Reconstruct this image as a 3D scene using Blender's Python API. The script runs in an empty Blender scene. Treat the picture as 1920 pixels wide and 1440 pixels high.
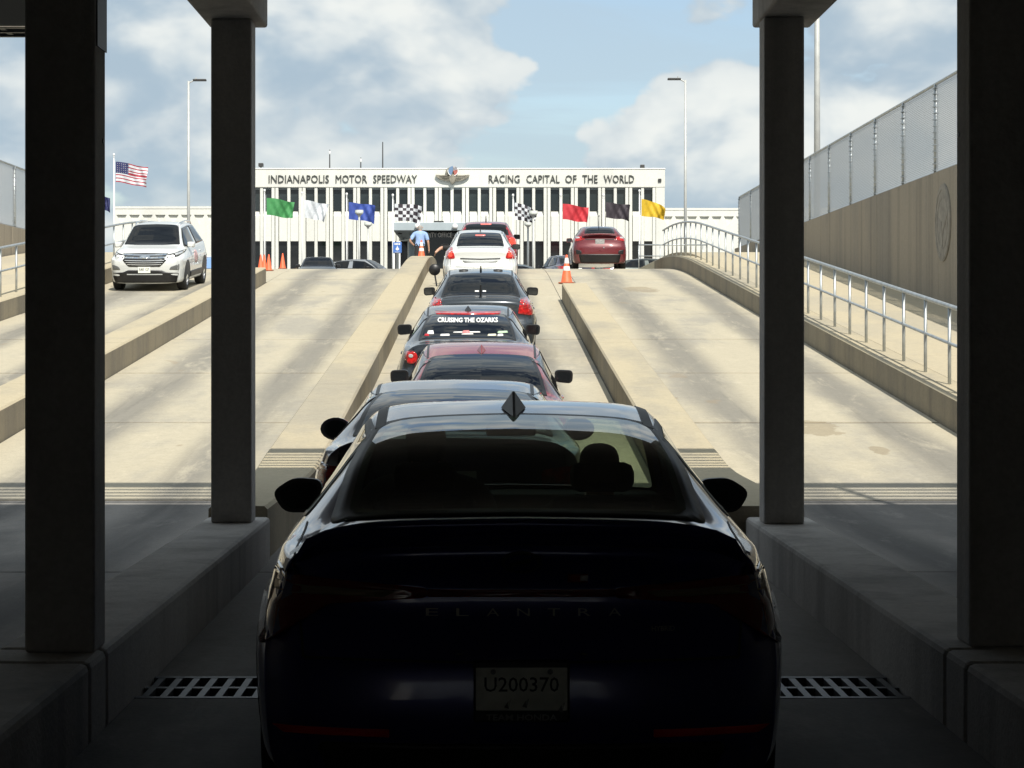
import bpy, bmesh, math, random
from mathutils import Vector, Matrix, Euler
from mathutils.bvhtree import BVHTree
random.seed(7)
SC = bpy.context.scene
COL = SC.collection
# ------------------------------------------------------------------ camera
F, CX, CY, CAMZ = 4300.0, 908.0, 645.0, 1.65
cd = bpy.data.cameras.new('camera'); cam = bpy.data.objects.new('camera', cd); COL.objects.link(cam)
cam.location = (0, 0, CAMZ); cam.rotation_euler = (math.radians(90), 0, 0)
cd.sensor_width = 36; cd.lens = F / 1920 * 36
cd.shift_x = (960 - CX) / 1920; cd.shift_y = -(720 - CY) / 1920
cd.clip_start = 0.05; cd.clip_end = 6000
SC.camera = cam
# ------------------------------------------------------------------ sun and sky
SUNV = Vector((0.25, -0.90, 1.0)).normalized()           # towards the sun: behind the camera and to its right
SUN_EL = math.asin(SUNV.z); SUN_AZ = math.atan2(SUNV.x, SUNV.y)
sl = bpy.data.lights.new('sun', 'SUN'); sl.energy = 4.2; sl.angle = math.radians(0.53); sl.color = (1.0, 0.95, 0.86)
so = bpy.data.objects.new('sun', sl); COL.objects.link(so); so.location = (30, -60, 80)
so.rotation_euler = (-SUNV).to_track_quat('-Z', 'Y').to_euler()
W = bpy.data.worlds.new('World'); SC.world = W; W.use_nodes = True
SC.view_settings.view_transform = 'Standard'; SC.view_settings.look = 'None'
SC.view_settings.gamma = 1; SC.view_settings.use_curve_mapping = False
SC.view_settings.exposure = 0.42


class NT:
    """small helper round a node tree"""
    def __init__(s, tree): s.t = tree; s.n = tree.nodes; s.l = tree.links
    def new(s, ty, **kw):
        n = s.n.new(ty)
        for k, v in kw.items():
            if k.startswith('i_'):
                n.inputs[k[2:].replace('_', ' ')].default_value = v
            else: setattr(n, k, v)
        return n
    def link(s, a, b): s.l.new(a, b)
    def val(s, x, sock):
        if hasattr(x, 'is_output') or isinstance(x, bpy.types.NodeSocket): s.l.new(x, sock)
        else: sock.default_value = x
    def math(s, op, a, b=0.0, c=None, clamp=False):
        n = s.n.new('ShaderNodeMath'); n.operation = op; n.use_clamp = clamp
        s.val(a, n.inputs[0]); s.val(b, n.inputs[1])
        if c is not None: s.val(c, n.inputs[2])
        return n.outputs[0]
    def mix(s, f, a, b, mode='MIX'):
        n = s.n.new('ShaderNodeMix'); n.data_type = 'RGBA'; n.blend_type = mode
        s.val(f, n.inputs[0])
        for v, i in ((a, 6), (b, 7)):
            if isinstance(v, (tuple, list)): n.inputs[i].default_value = (*v[:3], 1)
            else: s.l.new(v, n.inputs[i])
        return n.outputs[2]
    def noise(s, vec, scale, detail=4, rough=0.55, dist=0.0):
        n = s.n.new('ShaderNodeTexNoise'); n.inputs['Scale'].default_value = scale
        n.inputs['Detail'].default_value = detail; n.inputs['Roughness'].default_value = rough
        n.inputs['Distortion'].default_value = dist
        if vec is not None: s.l.new(vec, n.inputs['Vector'])
        return n.outputs['Fac']
    def smooth(s, x, lo, hi):
        n = s.n.new('ShaderNodeMapRange'); n.interpolation_type = 'SMOOTHSTEP'
        s.val(x, n.inputs['Value']); n.inputs['From Min'].default_value = lo; n.inputs['From Max'].default_value = hi
        return n.outputs['Result']
    def mapping(s, vec, loc=(0, 0, 0), scale=(1, 1, 1), rot=(0, 0, 0)):
        n = s.n.new('ShaderNodeMapping'); s.l.new(vec, n.inputs['Vector'])
        n.inputs['Location'].default_value = loc; n.inputs['Scale'].default_value = scale; n.inputs['Rotation'].default_value = rot
        return n.outputs['Vector']


W.cycles.sampling_method = 'MANUAL'; W.cycles.sample_map_resolution = 256
CLOC, CSC = (3.80, 1.9, 8.2), (9.5, 9.5, 15.0)
def build_world():
    t = NT(W.node_tree)
    bg = W.node_tree.nodes.get('Background') or t.new('ShaderNodeBackground')
    out = W.node_tree.nodes.get('World Output') or t.new('ShaderNodeOutputWorld')
    sky = t.new('ShaderNodeTexSky'); sky.sky_type = 'NISHITA'; sky.sun_disc = False
    sky.sun_elevation = SUN_EL; sky.sun_rotation = SUN_AZ
    sky.air_density = 1.0; sky.dust_density = 1.4; sky.ozone_density = 1.2
    tc = t.new('ShaderNodeTexCoord'); d = tc.outputs['Generated']
    sep = t.new('ShaderNodeSeparateXYZ'); t.link(d, sep.inputs[0])
    # heaped clouds: low-frequency fractal field with a puffy cellular edge, lit from above
    def dens(vec):
        lo = t.noise(vec, 0.62, 3, 0.5)
        v = t.new('ShaderNodeTexVoronoi'); v.feature = 'F1'; v.inputs['Scale'].default_value = 1.5
        v.inputs['Detail'].default_value = 4; v.inputs['Roughness'].default_value = 0.52
        v.normalize = True; t.link(vec, v.inputs['Vector'])
        return t.math('ADD', t.math('MULTIPLY', lo, 1.0), t.math('MULTIPLY_ADD', v.outputs['Distance'], -0.62, 0.22))
    m1 = t.mapping(d, CLOC, CSC)
    wn = t.new('ShaderNodeTexNoise'); wn.inputs['Scale'].default_value = 1.6; wn.inputs['Detail'].default_value = 4
    t.link(m1, wn.inputs['Vector'])
    wv = t.new('ShaderNodeVectorMath'); wv.operation = 'MULTIPLY_ADD'
    t.link(wn.outputs['Color'], wv.inputs[0]); wv.inputs[1].default_value = (0.22, 0.22, 0.22); t.link(m1, wv.inputs[2])
    n1 = dens(wv.outputs[0])
    off = t.new('ShaderNodeVectorMath'); off.operation = 'ADD'; t.link(wv.outputs[0], off.inputs[0])
    off.inputs[1].default_value = (0.10, 0, 0.22)
    n2 = dens(off.outputs[0])
    # thin stratus sheets
    m3 = t.mapping(d, (1.1, 4.2, 2.0), (4.2, 4.2, 26.0))
    n3 = t.noise(m3, 1.0, 8, 0.55, 0.8)
    strat = t.smooth(n3, 0.36, 0.60)
    brk = t.noise(t.mapping(d, (2.2, 0.5, 6.1), (5.0, 5.0, 11.0)), 1.0, 4, 0.5)      # broad sunlit and shaded banks
    mask = t.smooth(n1, 0.44, 0.475)
    lit = t.smooth(t.math('ADD', t.math('SUBTRACT', n1, n2), t.math('MULTIPLY_ADD', brk, 0.30, -0.155)), -0.11, 0.12)
    core = t.smooth(n1, 0.44, 0.62)
    lit = t.math('MULTIPLY', lit, t.math('MULTIPLY_ADD', core, 0.25, 0.75))
    grey = (3.0, 3.8, 4.5); white = (6.4, 6.55, 6.3)
    ccol = t.mix(lit, grey, white)
    base = t.mix(t.math('MULTIPLY_ADD', strat, 0.55, 0.02), sky.outputs[0], (3.5, 4.35, 5.0))
    # pale band of haze towards the horizon
    hz = t.smooth(sep.outputs[2], 0.10, 0.0)
    base = t.mix(t.math('MULTIPLY', hz, 0.55), base, (3.7, 4.45, 4.9))
    fade = t.math('MULTIPLY_ADD', hz, -0.30, 0.95)
    col = t.mix(t.math('MULTIPLY', mask, fade), base, ccol)
    t.link(col, bg.inputs['Color']); bg.inputs['Strength'].default_value = 0.105
    t.link(bg.outputs[0], out.inputs['Surface'])
build_world()

# ------------------------------------------------------------------ materials
MATS = {}
def mat(name, color, rough=0.6, metal=0.0, coat=0.0, emit=None, noise=None, bump=None, spec=0.5, alpha=None):
    """principled material; noise=(scale, amount) mottles the colour, bump=(scale, strength)"""
    if name in MATS: return MATS[name]
    m = bpy.data.materials.new(name); m.use_nodes = True; MATS[name] = m
    t = NT(m.node_tree); p = m.node_tree.nodes['Principled BSDF']
    p.inputs['Base Color'].default_value = (*color, 1); p.inputs['Roughness'].default_value = rough
    p.inputs['Metallic'].default_value = metal; p.inputs['Specular IOR Level'].default_value = spec
    if coat: p.inputs['Coat Weight'].default_value = coat; p.inputs['Coat Roughness'].default_value = 0.03
    if emit: p.inputs['Emission Color'].default_value = (*emit[0], 1); p.inputs['Emission Strength'].default_value = emit[1]
    if noise or bump:
        tc = t.new('ShaderNodeTexCoord')
    if noise:
        f = t.noise(tc.outputs['Object'], noise[0], 6, 0.6)
        f = t.smooth(f, 0.3, 0.7)
        lo = tuple(c * (1 - noise[1]) for c in color); hi = tuple(min(1, c * (1 + noise[1])) for c in color)
        t.link(t.mix(f, lo, hi), p.inputs['Base Color'])
    if bump:
        f = t.noise(tc.outputs['Object'], bump[0], 5, 0.6)
        b = t.new('ShaderNodeBump'); b.inputs['Strength'].default_value = bump[1]; b.inputs['Distance'].default_value = 0.02
        t.link(f, b.inputs['Height']); t.link(b.outputs[0], p.inputs['Normal'])
    return m

def concrete(name, tan, grey, streaks=None, vertical=False, amount=0.5):
    """weathered concrete; streaks = list of X positions of wheel tracks along the road"""
    m = bpy.data.materials.new(name); m.use_nodes = True; MATS[name] = m
    t = NT(m.node_tree); p = m.node_tree.nodes['Principled BSDF']; p.inputs['Roughness'].default_value = 0.85
    p.inputs['Specular IOR Level'].default_value = 0.25
    g = t.new('ShaderNodeNewGeometry'); pos = g.outputs['Position']
    big = t.noise(t.mapping(pos, scale=(0.55, 0.16, 0.55) if not vertical else (0.5, 0.5, 0.12)), 1.0, 6, 0.6, 0.15)
    mid = t.noise(pos, 2.3, 7, 0.65)
    fine = t.noise(pos, 38, 3, 0.6)
    f = t.math('ADD', t.math('MULTIPLY', t.smooth(big, 0.33, 0.67), 0.65), t.math('MULTIPLY', mid, 0.35))
    col = t.mix(t.smooth(f, 0.02, 0.62), grey, tan)
    if streaks:
        sp = t.new('ShaderNodeSeparateXYZ'); t.link(pos, sp.inputs[0])
        wob = t.math('MULTIPLY_ADD', t.noise(t.mapping(pos, scale=(0.3, 0.10, 0.3)), 1.0, 3, 0.5), 0.5, -0.25)
        x = t.math('ADD', sp.outputs[0], wob); tot = None
        for sx, w in streaks:
            dd = t.math('ABSOLUTE', t.math('SUBTRACT', x, sx))
            s = t.smooth(dd, w, w * 0.15)
            tot = s if tot is None else t.math('MAXIMUM', tot, s)
        patch = t.smooth(t.noise(t.mapping(pos, scale=(1.2, 0.09, 1)), 1.0, 5, 0.6), 0.30, 0.55)
        tot = t.math('MULTIPLY', tot, t.math('MULTIPLY_ADD', patch, 0.45, 0.55))
        col = t.mix(tot, col, tuple(c * 0.74 for c in grey))
        dr = t.smooth(t.noise(t.mapping(pos, (5, 3, 0), (7.0, 0.25, 1)), 1.0, 6, 0.65), 0.50, 0.72)      # tyre drag lines
        col = t.mix(t.math('MULTIPLY', t.math('MULTIPLY', dr, tot), 0.45), col, tuple(c * 0.48 for c in grey))
        nz = t.math('MULTIPLY_ADD', t.noise(pos, 2.6, 6, 0.7), 4.5, -2.2)
        for (qx, qy, rx, ry) in ((4.05, 59.0, .42, 1.3), (4.2, 29.4, .34, .85), (-2.0, 43.0, .2, .5), (4.7, 27.2, .12, .4)):
            ex = t.math('POWER', t.math('ABSOLUTE', t.math('DIVIDE', t.math('SUBTRACT', sp.outputs[0], qx), rx)), 2.0)
            ey = t.math('POWER', t.math('ABSOLUTE', t.math('DIVIDE', t.math('SUBTRACT', sp.outputs[1], qy), ry)), 2.0)
            sm = t.smooth(t.math('ADD', t.math('ADD', ex, ey), nz), 1.15, 0.85)
            col = t.mix(t.math('MULTIPLY', sm, 0.55), col, (0.25, 0.20, 0.125))
        # small stains and patches
        st = t.smooth(t.noise(t.mapping(pos, (3.1, 0, 0), (0.9, 0.42, 1)), 1.0, 3, 0.5, 0.5), 0.705, 0.73)
        col = t.mix(t.math('MULTIPLY', st, 0.5), col, (tan[0] * 0.62, tan[1] * 0.55, tan[2] * 0.5))
        scr = t.smooth(t.noise(t.mapping(pos, (0, 7, 0), (2.6, 0.55, 1)), 1.0, 8, 0.72, 0.3), 0.52, 0.72)
        col = t.mix(t.math('MULTIPLY', scr, 0.45), col, tuple(min(1, c * 1.22) for c in tan))
    if vertical:
        dr = t.noise(t.mapping(pos, scale=(2.2, 2.2, 0.10)), 1.0, 5, 0.6)
        col = t.mix(t.math('MULTIPLY', t.smooth(dr, 0.45, 0.75), amount), col, tuple(c * 0.55 for c in grey))
    sh = t.math('ADD', t.math('MULTIPLY_ADD', fine, 0.40, 0.64), t.math('MULTIPLY', t.noise(pos, 9.0, 4, 0.7), 0.32))
    c2 = t.new('ShaderNodeVectorMath'); c2.operation = 'SCALE'; t.link(col, c2.inputs[0]); t.link(sh, c2.inputs[3])
    t.link(c2.outputs[0], p.inputs['Base Color'])
    b = t.new('ShaderNodeBump'); b.inputs['Strength'].default_value = 0.35; b.inputs['Distance'].default_value = 0.012
    t.link(t.math('ADD', fine, mid), b.inputs['Height']); t.link(b.outputs[0], p.inputs['Normal'])
    return m

def paint(name, color, metal=0.25, rough=0.28):
    m = mat(name, color, rough, metal, coat=1.0)
    p = m.node_tree.nodes['Principled BSDF']; t = NT(m.node_tree)
    tc = t.new('ShaderNodeTexCoord')
    d = t.smooth(t.noise(tc.outputs['Object'], 1.7, 6, 0.6), 0.35, 0.75)      # thin film of dust
    sp = t.new('ShaderNodeSeparateXYZ'); t.link(tc.outputs['Object'], sp.inputs[0])
    low = t.smooth(sp.outputs[2], 0.75, 0.2)
    f = t.math('MULTIPLY_ADD', low, 0.05, t.math('MULTIPLY', d, 0.008))
    t.link(t.mix(f, color, (0.30, 0.27, 0.22)), p.inputs['Base Color'])
    t.link(t.math('MULTIPLY_ADD', d, 0.10, 0.03), p.inputs['Coat Roughness'])
    return m

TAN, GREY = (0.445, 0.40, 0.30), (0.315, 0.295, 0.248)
STREAKS = [(3.4, .62), (5.3, .55), (-3.05, .58), (-4.8, .62), (-7.3, .6), (-9.1, .6), (-.75, .4), (.95, .4)]
M_ROAD = concrete('road_concrete', TAN, GREY, STREAKS)
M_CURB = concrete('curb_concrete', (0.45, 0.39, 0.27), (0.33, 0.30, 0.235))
M_CURBF = concrete('scuff_and_shade_face', (0.27, 0.235, 0.17), (0.19, 0.17, 0.135), vertical=True, amount=0.4)  # side faces darker than tops: scuffs, plus shade put into the colour
M_WALK = concrete('sidewalk_concrete', (0.47, 0.41, 0.29), (0.40, 0.36, 0.275))
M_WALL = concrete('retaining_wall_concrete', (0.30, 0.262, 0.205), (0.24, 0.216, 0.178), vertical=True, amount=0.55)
M_TUN = concrete('tunnel_concrete', (0.55, 0.535, 0.50), (0.44, 0.43, 0.41), vertical=True, amount=0.3)
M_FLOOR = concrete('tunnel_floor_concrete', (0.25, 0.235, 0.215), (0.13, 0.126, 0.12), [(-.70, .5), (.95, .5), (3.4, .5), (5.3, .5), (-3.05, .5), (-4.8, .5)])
M_COLM = concrete('column_concrete', (0.58, 0.56, 0.53), (0.40, 0.385, 0.365), vertical=True, amount=0.55)
M_GROUND = concrete('plaza_asphalt', (0.14, 0.13, 0.115), (0.085, 0.083, 0.08))
M_WHITE = concrete('white_precast', (0.66, 0.665, 0.615), (0.60, 0.60, 0.56), vertical=True, amount=0.10)
M_JOINT = mat('joint_filler', (0.09, 0.085, 0.08), 0.9)
M_GALV = mat('galvanised_steel', (0.42, 0.45, 0.46), 0.45, 0.65, noise=(6, .15))
M_WIRE = mat('fence_wire', (0.50, 0.53, 0.55), 0.5, 0.5)
M_POLE = mat('pole_grey', (0.50, 0.51, 0.49), 0.5, 0.2, noise=(2, .1))
M_POLEW = mat('white_pole', (0.78, 0.79, 0.78), 0.35, 0.1)
M_DARK = mat('dark_metal', (0.045, 0.045, 0.045), 0.5, 0.2)
M_BLK = mat('black_plastic', (0.012, 0.012, 0.013), 0.42, 0.0, noise=(9, .2))
M_RUB = mat('tyre_rubber', (0.018, 0.018, 0.018), 0.85, 0.0, bump=(30, .3))
M_RIM = mat('alloy_rim', (0.50, 0.50, 0.51), 0.3, 0.9)
M_CHR = mat('chrome', (0.80, 0.81, 0.82), 0.09, 1.0)
M_CGL = mat('car_glass', (0.006, 0.007, 0.008), 0.02, 0.0, spec=0.45)
M_BGL = mat('building_glass', (0.018, 0.026, 0.028), 0.06, 0.0, spec=0.6)
M_BGLD = mat('dark_ground_floor_glass', (0.010, 0.012, 0.012), 0.08, 0.0, spec=0.5)
for m_, lo, hi in ((M_BGL, (0.010, 0.016, 0.018), (0.050, 0.064, 0.066)), (M_BGLD, (0.006, 0.008, 0.009), (0.034, 0.034, 0.032))):
    t_ = NT(m_.node_tree); oi = t_.new('ShaderNodeObjectInfo'); tcx = t_.new('ShaderNodeTexCoord')
    bl = t_.smooth(t_.noise(t_.mapping(tcx.outputs['Object'], scale=(0.4, 1, 0.9)), 1.0, 3, 0.5), 0.35, 0.7)
    t_.link(t_.mix(t_.math('MULTIPLY', oi.outputs['Random'], bl), lo, hi), m_.node_tree.nodes['Principled BSDF'].inputs['Base Color'])
M_RED = mat('tail_lamp_red', (0.42, 0.012, 0.012), 0.12, 0.0, coat=0.8, noise=(22, .45))
M_REDL = mat('lit_brake_lamp', (0.62, 0.03, 0.02), 0.15, 0.0, coat=0.6, emit=((1, 0.09, 0.05), 0.75))
M_REDB = mat('lit_brake_bar', (0.65, 0.08, 0.06), 0.2, 0.0, emit=((1, 0.25, 0.2), 0.8))
M_LENS = mat('clear_lens', (0.55, 0.57, 0.58), 0.06, 0.3, coat=1.0)
M_LAMP = mat('lit_headlamp', (0.9, 0.9, 0.9), 0.2, 0.0, emit=((1, 0.98, 0.92), 1.6))
M_WHT = mat('white_print', (0.80, 0.80, 0.78), 0.5)
M_PLATE = mat('plate_white', (0.80, 0.82, 0.74), 0.35, 0.0, noise=(14, .12))
M_INK = mat('dark_ink', (0.02, 0.022, 0.03), 0.5)
M_ORANGE = mat('cone_orange', (0.85, 0.13, 0.045), 0.55, 0.0, noise=(9, .12))
M_CONEW = mat('reflective_white', (0.82, 0.80, 0.78), 0.4)
M_SKIN = mat('skin', (0.52, 0.30, 0.21), 0.55, 0.0, noise=(14, .1))
M_HAIR = mat('grey_hair', (0.32, 0.30, 0.28), 0.8, noise=(60, .3))
M_SHIRT = mat('light_blue_shirt', (0.29, 0.42, 0.70), 0.8, 0.0, noise=(7, .12), bump=(9, .6))
M_TROUS = mat('dark_trousers', (0.025, 0.022, 0.024), 0.8, bump=(9, .5))
M_GCAN = mat('grey_blue_canopy_metal', (0.38, 0.44, 0.47), 0.5, 0.2, noise=(1.5, .06))
M_LETTER = mat('dark_bronze_lettering', (0.075, 0.08, 0.075), 0.5, 0.5)
M_BRONZE = mat('weathered_bronze', (0.22, 0.205, 0.165), 0.55, 0.4, noise=(2.5, .35))
M_SEAT = mat('seat_cloth', (0.02, 0.02, 0.021), 0.9)

# ------------------------------------------------------------------ mesh helpers
class MB:
    def __init__(s): s.v = []; s.f = []; s.m = []
    def add(s, vs, fs, mi=0):
        o = len(s.v); s.v += [tuple(v) for v in vs]
        for f in fs: s.f.append([i + o for i in f]); s.m.append(mi)
        return s
    def box(s, x0, x1, y0, y1, z0, z1, mi=0):
        return s.add([(x0, y0, z0), (x1, y0, z0), (x1, y1, z0), (x0, y1, z0), (x0, y0, z1), (x1, y0, z1), (x1, y1, z1), (x0, y1, z1)],
                     [(0, 3, 2, 1), (4, 5, 6, 7), (0, 1, 5, 4), (1, 2, 6, 5), (2, 3, 7, 6), (3, 0, 4, 7)], mi)
    def tube(s, pts, r, n=8, mi=0, cap=True):
        pts = [Vector(p) for p in pts]; rs = r if isinstance(r, (list, tuple)) else [r] * len(pts)
        rings = []
        for i, p in enumerate(pts):
            d = (pts[min(i + 1, len(pts) - 1)] - pts[max(i - 1, 0)]).normalized()
            up = Vector((0, 0, 1)) if abs(d.z) < 0.9 else Vector((0, 1, 0))
            a = d.cross(up).normalized(); b = a.cross(d).normalized()
            rings.append([p + (a * math.cos(2 * math.pi * k / n) + b * math.sin(2 * math.pi * k / n)) * rs[i] for k in range(n)])
        vs = [v for q in rings for v in q]; fs = []
        for i in range(len(pts) - 1):
            for k in range(n):
                fs.append((i * n + k, i * n + (k + 1) % n, (i + 1) * n + (k + 1) % n, (i + 1) * n + k))
        if cap: fs.append(tuple(range(n - 1, -1, -1))); fs.append(tuple((len(pts) - 1) * n + k for k in range(n)))
        return s.add(vs, fs, mi)
    def lathe(s, prof, n=20, mi=0, c=(0, 0, 0)):
        """profile of (r, z) about the z axis"""
        vs = []; fs = []
        for r, z in prof:
            for k in range(n):
                a = 2 * math.pi * k / n; vs.append((c[0] + r * math.cos(a), c[1] + r * math.sin(a), c[2] + z))
        for i in range(len(prof) - 1):
            for k in range(n):
                fs.append((i * n + k, i * n + (k + 1) % n, (i + 1) * n + (k + 1) % n, (i + 1) * n + k))
        return s.add(vs, fs, mi)
    def prism(s, poly, axis, lo, hi, mi=0):
        """closed polygon extruded along an axis; poly in the two other axes"""
        def P(u, v, w): return (w, u, v) if axis == 'x' else ((u, w, v) if axis == 'y' else (u, v, w))
        n = len(poly)
        vs = [P(u, v, lo) for u, v in poly] + [P(u, v, hi) for u, v in poly]
        fs = [tuple(range(n)), tuple(range(2 * n - 1, n - 1, -1))]
        fs += [(i, i + n, (i + 1) % n + n, (i + 1) % n) for i in range(n)]
        return s.add(vs, fs, mi)
    def sheet(s, rows, mi=0):
        nr, nc = len(rows), len(rows[0]); vs = [v for r in rows for v in r]
        fs = [(i * nc + j, i * nc + j + 1, (i + 1) * nc + j + 1, (i + 1) * nc + j) for i in range(nr - 1) for j in range(nc - 1)]
        return s.add(vs, fs, mi)
    def mesh(s, name, mats, smooth=False, fixn=True, bevel=0.0):
        me = bpy.data.meshes.new(name); me.from_pydata(s.v, [], s.f)
        for m in (mats if isinstance(mats, (list, tuple)) else [mats]): me.materials.append(m)
        me.polygons.foreach_set('material_index', s.m)
        if fixn or bevel:
            bm = bmesh.new(); bm.from_mesh(me)
            if bevel:
                bmesh.ops.remove_doubles(bm, verts=bm.verts, dist=1e-5)
                bmesh.ops.bevel(bm, geom=[e for e in bm.edges if len(e.link_faces) == 2 and e.calc_face_angle(0) > 0.5],
                                offset=bevel, segments=2, profile=0.5, affect='EDGES')
            bmesh.ops.recalc_face_normals(bm, faces=bm.faces)
            bm.to_mesh(me); bm.free()
        if smooth: me.polygons.foreach_set('use_smooth', [True] * len(me.polygons))
        me.update(); return me
    def build(s, name, mats, parent=None, **kw):
        return obj(name, s.mesh(name, mats, **kw), parent)

def obj(name, me, parent=None, loc=None, rot=None):
    o = bpy.data.objects.new(name, me); COL.objects.link(o)
    if parent is not None: o.parent = parent
    if loc is not None: o.location = loc
    if rot is not None: o.rotation_euler = rot
    return o
def tag(o, label=None, cat=None, group=None, kind=None):
    if label: o['label'] = label
    if cat: o['category'] = cat
    if group: o['group'] = group
    if kind: o['kind'] = kind
    return o
def thing(name, label, cat, loc=(0, 0, 0), rot=(0, 0, 0), group=None):
    return tag(obj(name, None, None, loc, rot), label, cat, group)
def struct(o): o['kind'] = 'structure'; return o
def copy_tree(o, parent=None, label=None):
    c = o.copy(); COL.objects.link(c); c.parent = parent
    if label: c['label'] = label
    for ch in KIDS(o): copy_tree(ch, c)
    return c
def KIDS(o): return [q for q in list(o.children)]
def at(px, py, Y): return Vector(((px - CX) * Y / F, Y, CAMZ + (CY - py) * Y / F))
def text_mesh(body, height, bold=0.0, extrude=0.0, align='CENTER', space=1.0, width=None):
    """flat text in the XY plane scaled to a cap height (and, if given, a width)"""
    cu = bpy.data.curves.new('t', 'FONT'); cu.body = body; cu.align_x = align; cu.offset = bold; cu.space_character = space
    cu.resolution_u = 2
    o = bpy.data.objects.new('t', cu); COL.objects.link(o)
    dg = bpy.context.evaluated_depsgraph_get(); dg.update()
    me = bpy.data.meshes.new_from_object(o.evaluated_get(dg)); bpy.data.objects.remove(o); bpy.data.curves.remove(cu)
    xs = [v.co.x for v in me.vertices]; ys = [v.co.y for v in me.vertices]
    y0, y1 = min(ys), max(ys); k = height / (y1 - y0); kx = width / (max(xs) - min(xs)) if width else k
    xc = (max(xs) + min(xs)) / 2
    for v in me.vertices: v.co = ((v.co.x - xc) * kx, (v.co.y - y0) * k - height / 2, 0)
    if extrude:
        bm = bmesh.new(); bm.from_mesh(me)
        r = bmesh.ops.extrude_face_region(bm, geom=bm.faces[:])
        for e in r['geom']:
            if isinstance(e, bmesh.types.BMVert): e.co.z += extrude
        bmesh.ops.recalc_face_normals(bm, faces=bm.faces); bm.to_mesh(me); bm.free()
    return me
def pchip(keys):
    """monotone cubic through (x, y) keys"""
    xs = [k[0] for k in keys]; ys = [k[1] for k in keys]; n = len(xs)
    h = [xs[i + 1] - xs[i] for i in range(n - 1)]; d = [(ys[i + 1] - ys[i]) / h[i] for i in range(n - 1)]
    m = [d[0]] + [0.0] * (n - 2) + [d[-1]]
    for i in range(1, n - 1):
        if d[i - 1] * d[i] > 0:
            a, b = 2 * h[i] + h[i - 1], h[i] + 2 * h[i - 1]; m[i] = (a + b) / (a / d[i - 1] + b / d[i])
    def f(x):
        if x <= xs[0]: return ys[0]
        if x >= xs[-1]: return ys[-1]
        i = 0
        while x > xs[i + 1]: i += 1
        t = (x - xs[i]) / h[i]
        return ((1 + 2 * t) * (1 - t) ** 2 * ys[i] + t * (1 - t) ** 2 * h[i] * m[i] + t * t * (3 - 2 * t) * ys[i + 1] + t * t * (t - 1) * h[i] * m[i + 1])
    return f
# ------------------------------------------------------------------ levels
ZU = 0.084 * (79 - 22.6) - 0.084 * 14 ** 2 / 28.0        # upper plaza level
def zroad(Y):
    if Y <= 21.6: return 0.0
    if Y < 23.6: return 0.084 * (Y - 21.6) ** 2 / 4.0
    z = 0.084 * (Y - 22.6)
    if Y <= 65: return z
    if Y < 79: return z - 0.084 * (Y - 65) ** 2 / 28.0
    return ZU
def zwalk(Y):
    if Y <= 21.6: return 0.40
    if Y < 23.6: return 0.40 + 0.084 * (Y - 21.6) ** 2 / 4.0
    z = 0.40 + 0.084 * (Y - 22.6)
    if Y <= 68: return z
    if Y < 82: return z - 0.084 * (Y - 68) ** 2 / 28.0
    return zwalk(81.9999)
ZW = zwalk(90)
def stations(y0, y1, step=0.9):
    n = max(1, int(math.ceil((y1 - y0) / step))); return [y0 + (y1 - y0) * i / n for i in range(n + 1)]
def sweep_box(x0, x1, ys, ztop, zbot, ch=0.025):
    """bar along Y whose top follows ztop(Y), with chamfered upper edges"""
    b = MB(); rows = []
    for y in ys:
        t, o = ztop(y), zbot(y); a, c = (x0(y) if callable(x0) else x0), (x1(y) if callable(x1) else x1)
        rows.append([(a, y, o), (a, y, t - ch), (a + ch, y, t), (c - ch, y, t), (c, y, t - ch), (c, y, o)])
    nr = len(rows)
    for i in range(nr - 1):
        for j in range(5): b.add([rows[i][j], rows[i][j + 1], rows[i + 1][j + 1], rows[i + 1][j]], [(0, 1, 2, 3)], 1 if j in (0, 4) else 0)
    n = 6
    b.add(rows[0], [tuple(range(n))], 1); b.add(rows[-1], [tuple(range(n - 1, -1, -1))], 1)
    return b

# ------------------------------------------------------------------ ground, road slabs
g = MB(); zg = ZU - 0.012
for (x0, x1, y0, y1) in ((-1500, 1500, 79.2, 3000), (-1500, -14.75, -600, 79.2), (9.75, 1500, -600, 79.2), (-14.75, 9.75, -600, -45.3)):
    g.add([(x0, y0, zg), (x1, y0, zg), (x1, y1, zg), (x0, y1, zg)], [(0, 1, 2, 3)])
struct(g.build('ground', M_GROUND, fixn=False))
LANES = [(-1.66, 1.83), (-5.88, -2.30), (-10.1, -6.52), (2.47, 5.94)]
b = MB(); ys = stations(-45, 95, 1.0)
b.sheet([[(-10.15, y, zroad(y) - (0.012 if y > 17 else .16)), (6.05, y, zroad(y) - (0.012 if y > 17 else .16))] for y in ys])
road = struct(b.build('road', M_JOINT))
JT = [-45, -36.9, -30.2, -23.5, -16.8, -10.1, -3.4, 3.2, 10.68, None, 11.37, 16.6, 23.3, 30.0, 36.7, 43.3, 50.0, 56.7, 63.4, 70.1, 76.8, 83.5, 95]
for li, (x0, x1) in enumerate(LANES):
    for a, c in zip(JT[:-1], JT[1:]):
        if a is None or c is None: continue
        xx0, xx1 = x0, x1
        if a < 16:                                        # inside the tunnel the kerbs stand back a little
            if li == 0: xx0, xx1 = -1.63, 1.99
        ys = stations(a + (0.055 if a > 20 else .008), c - (0.055 if c > 20 else .008), 0.7)
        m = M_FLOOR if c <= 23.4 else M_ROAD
        s = MB(); dz = random.uniform(-0.003, 0.003)
        rows = [[(xx0, y, zroad(y) - 0.14), (xx0, y, zroad(y) + dz), (xx1, y, zroad(y) + dz), (xx1, y, zroad(y) - 0.14)] for y in ys]
        s.sheet(rows); s.add(rows[0], [(0, 1, 2, 3)]); s.add(rows[-1], [(3, 2, 1, 0)])
        s.build('slab', m, road)
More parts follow.
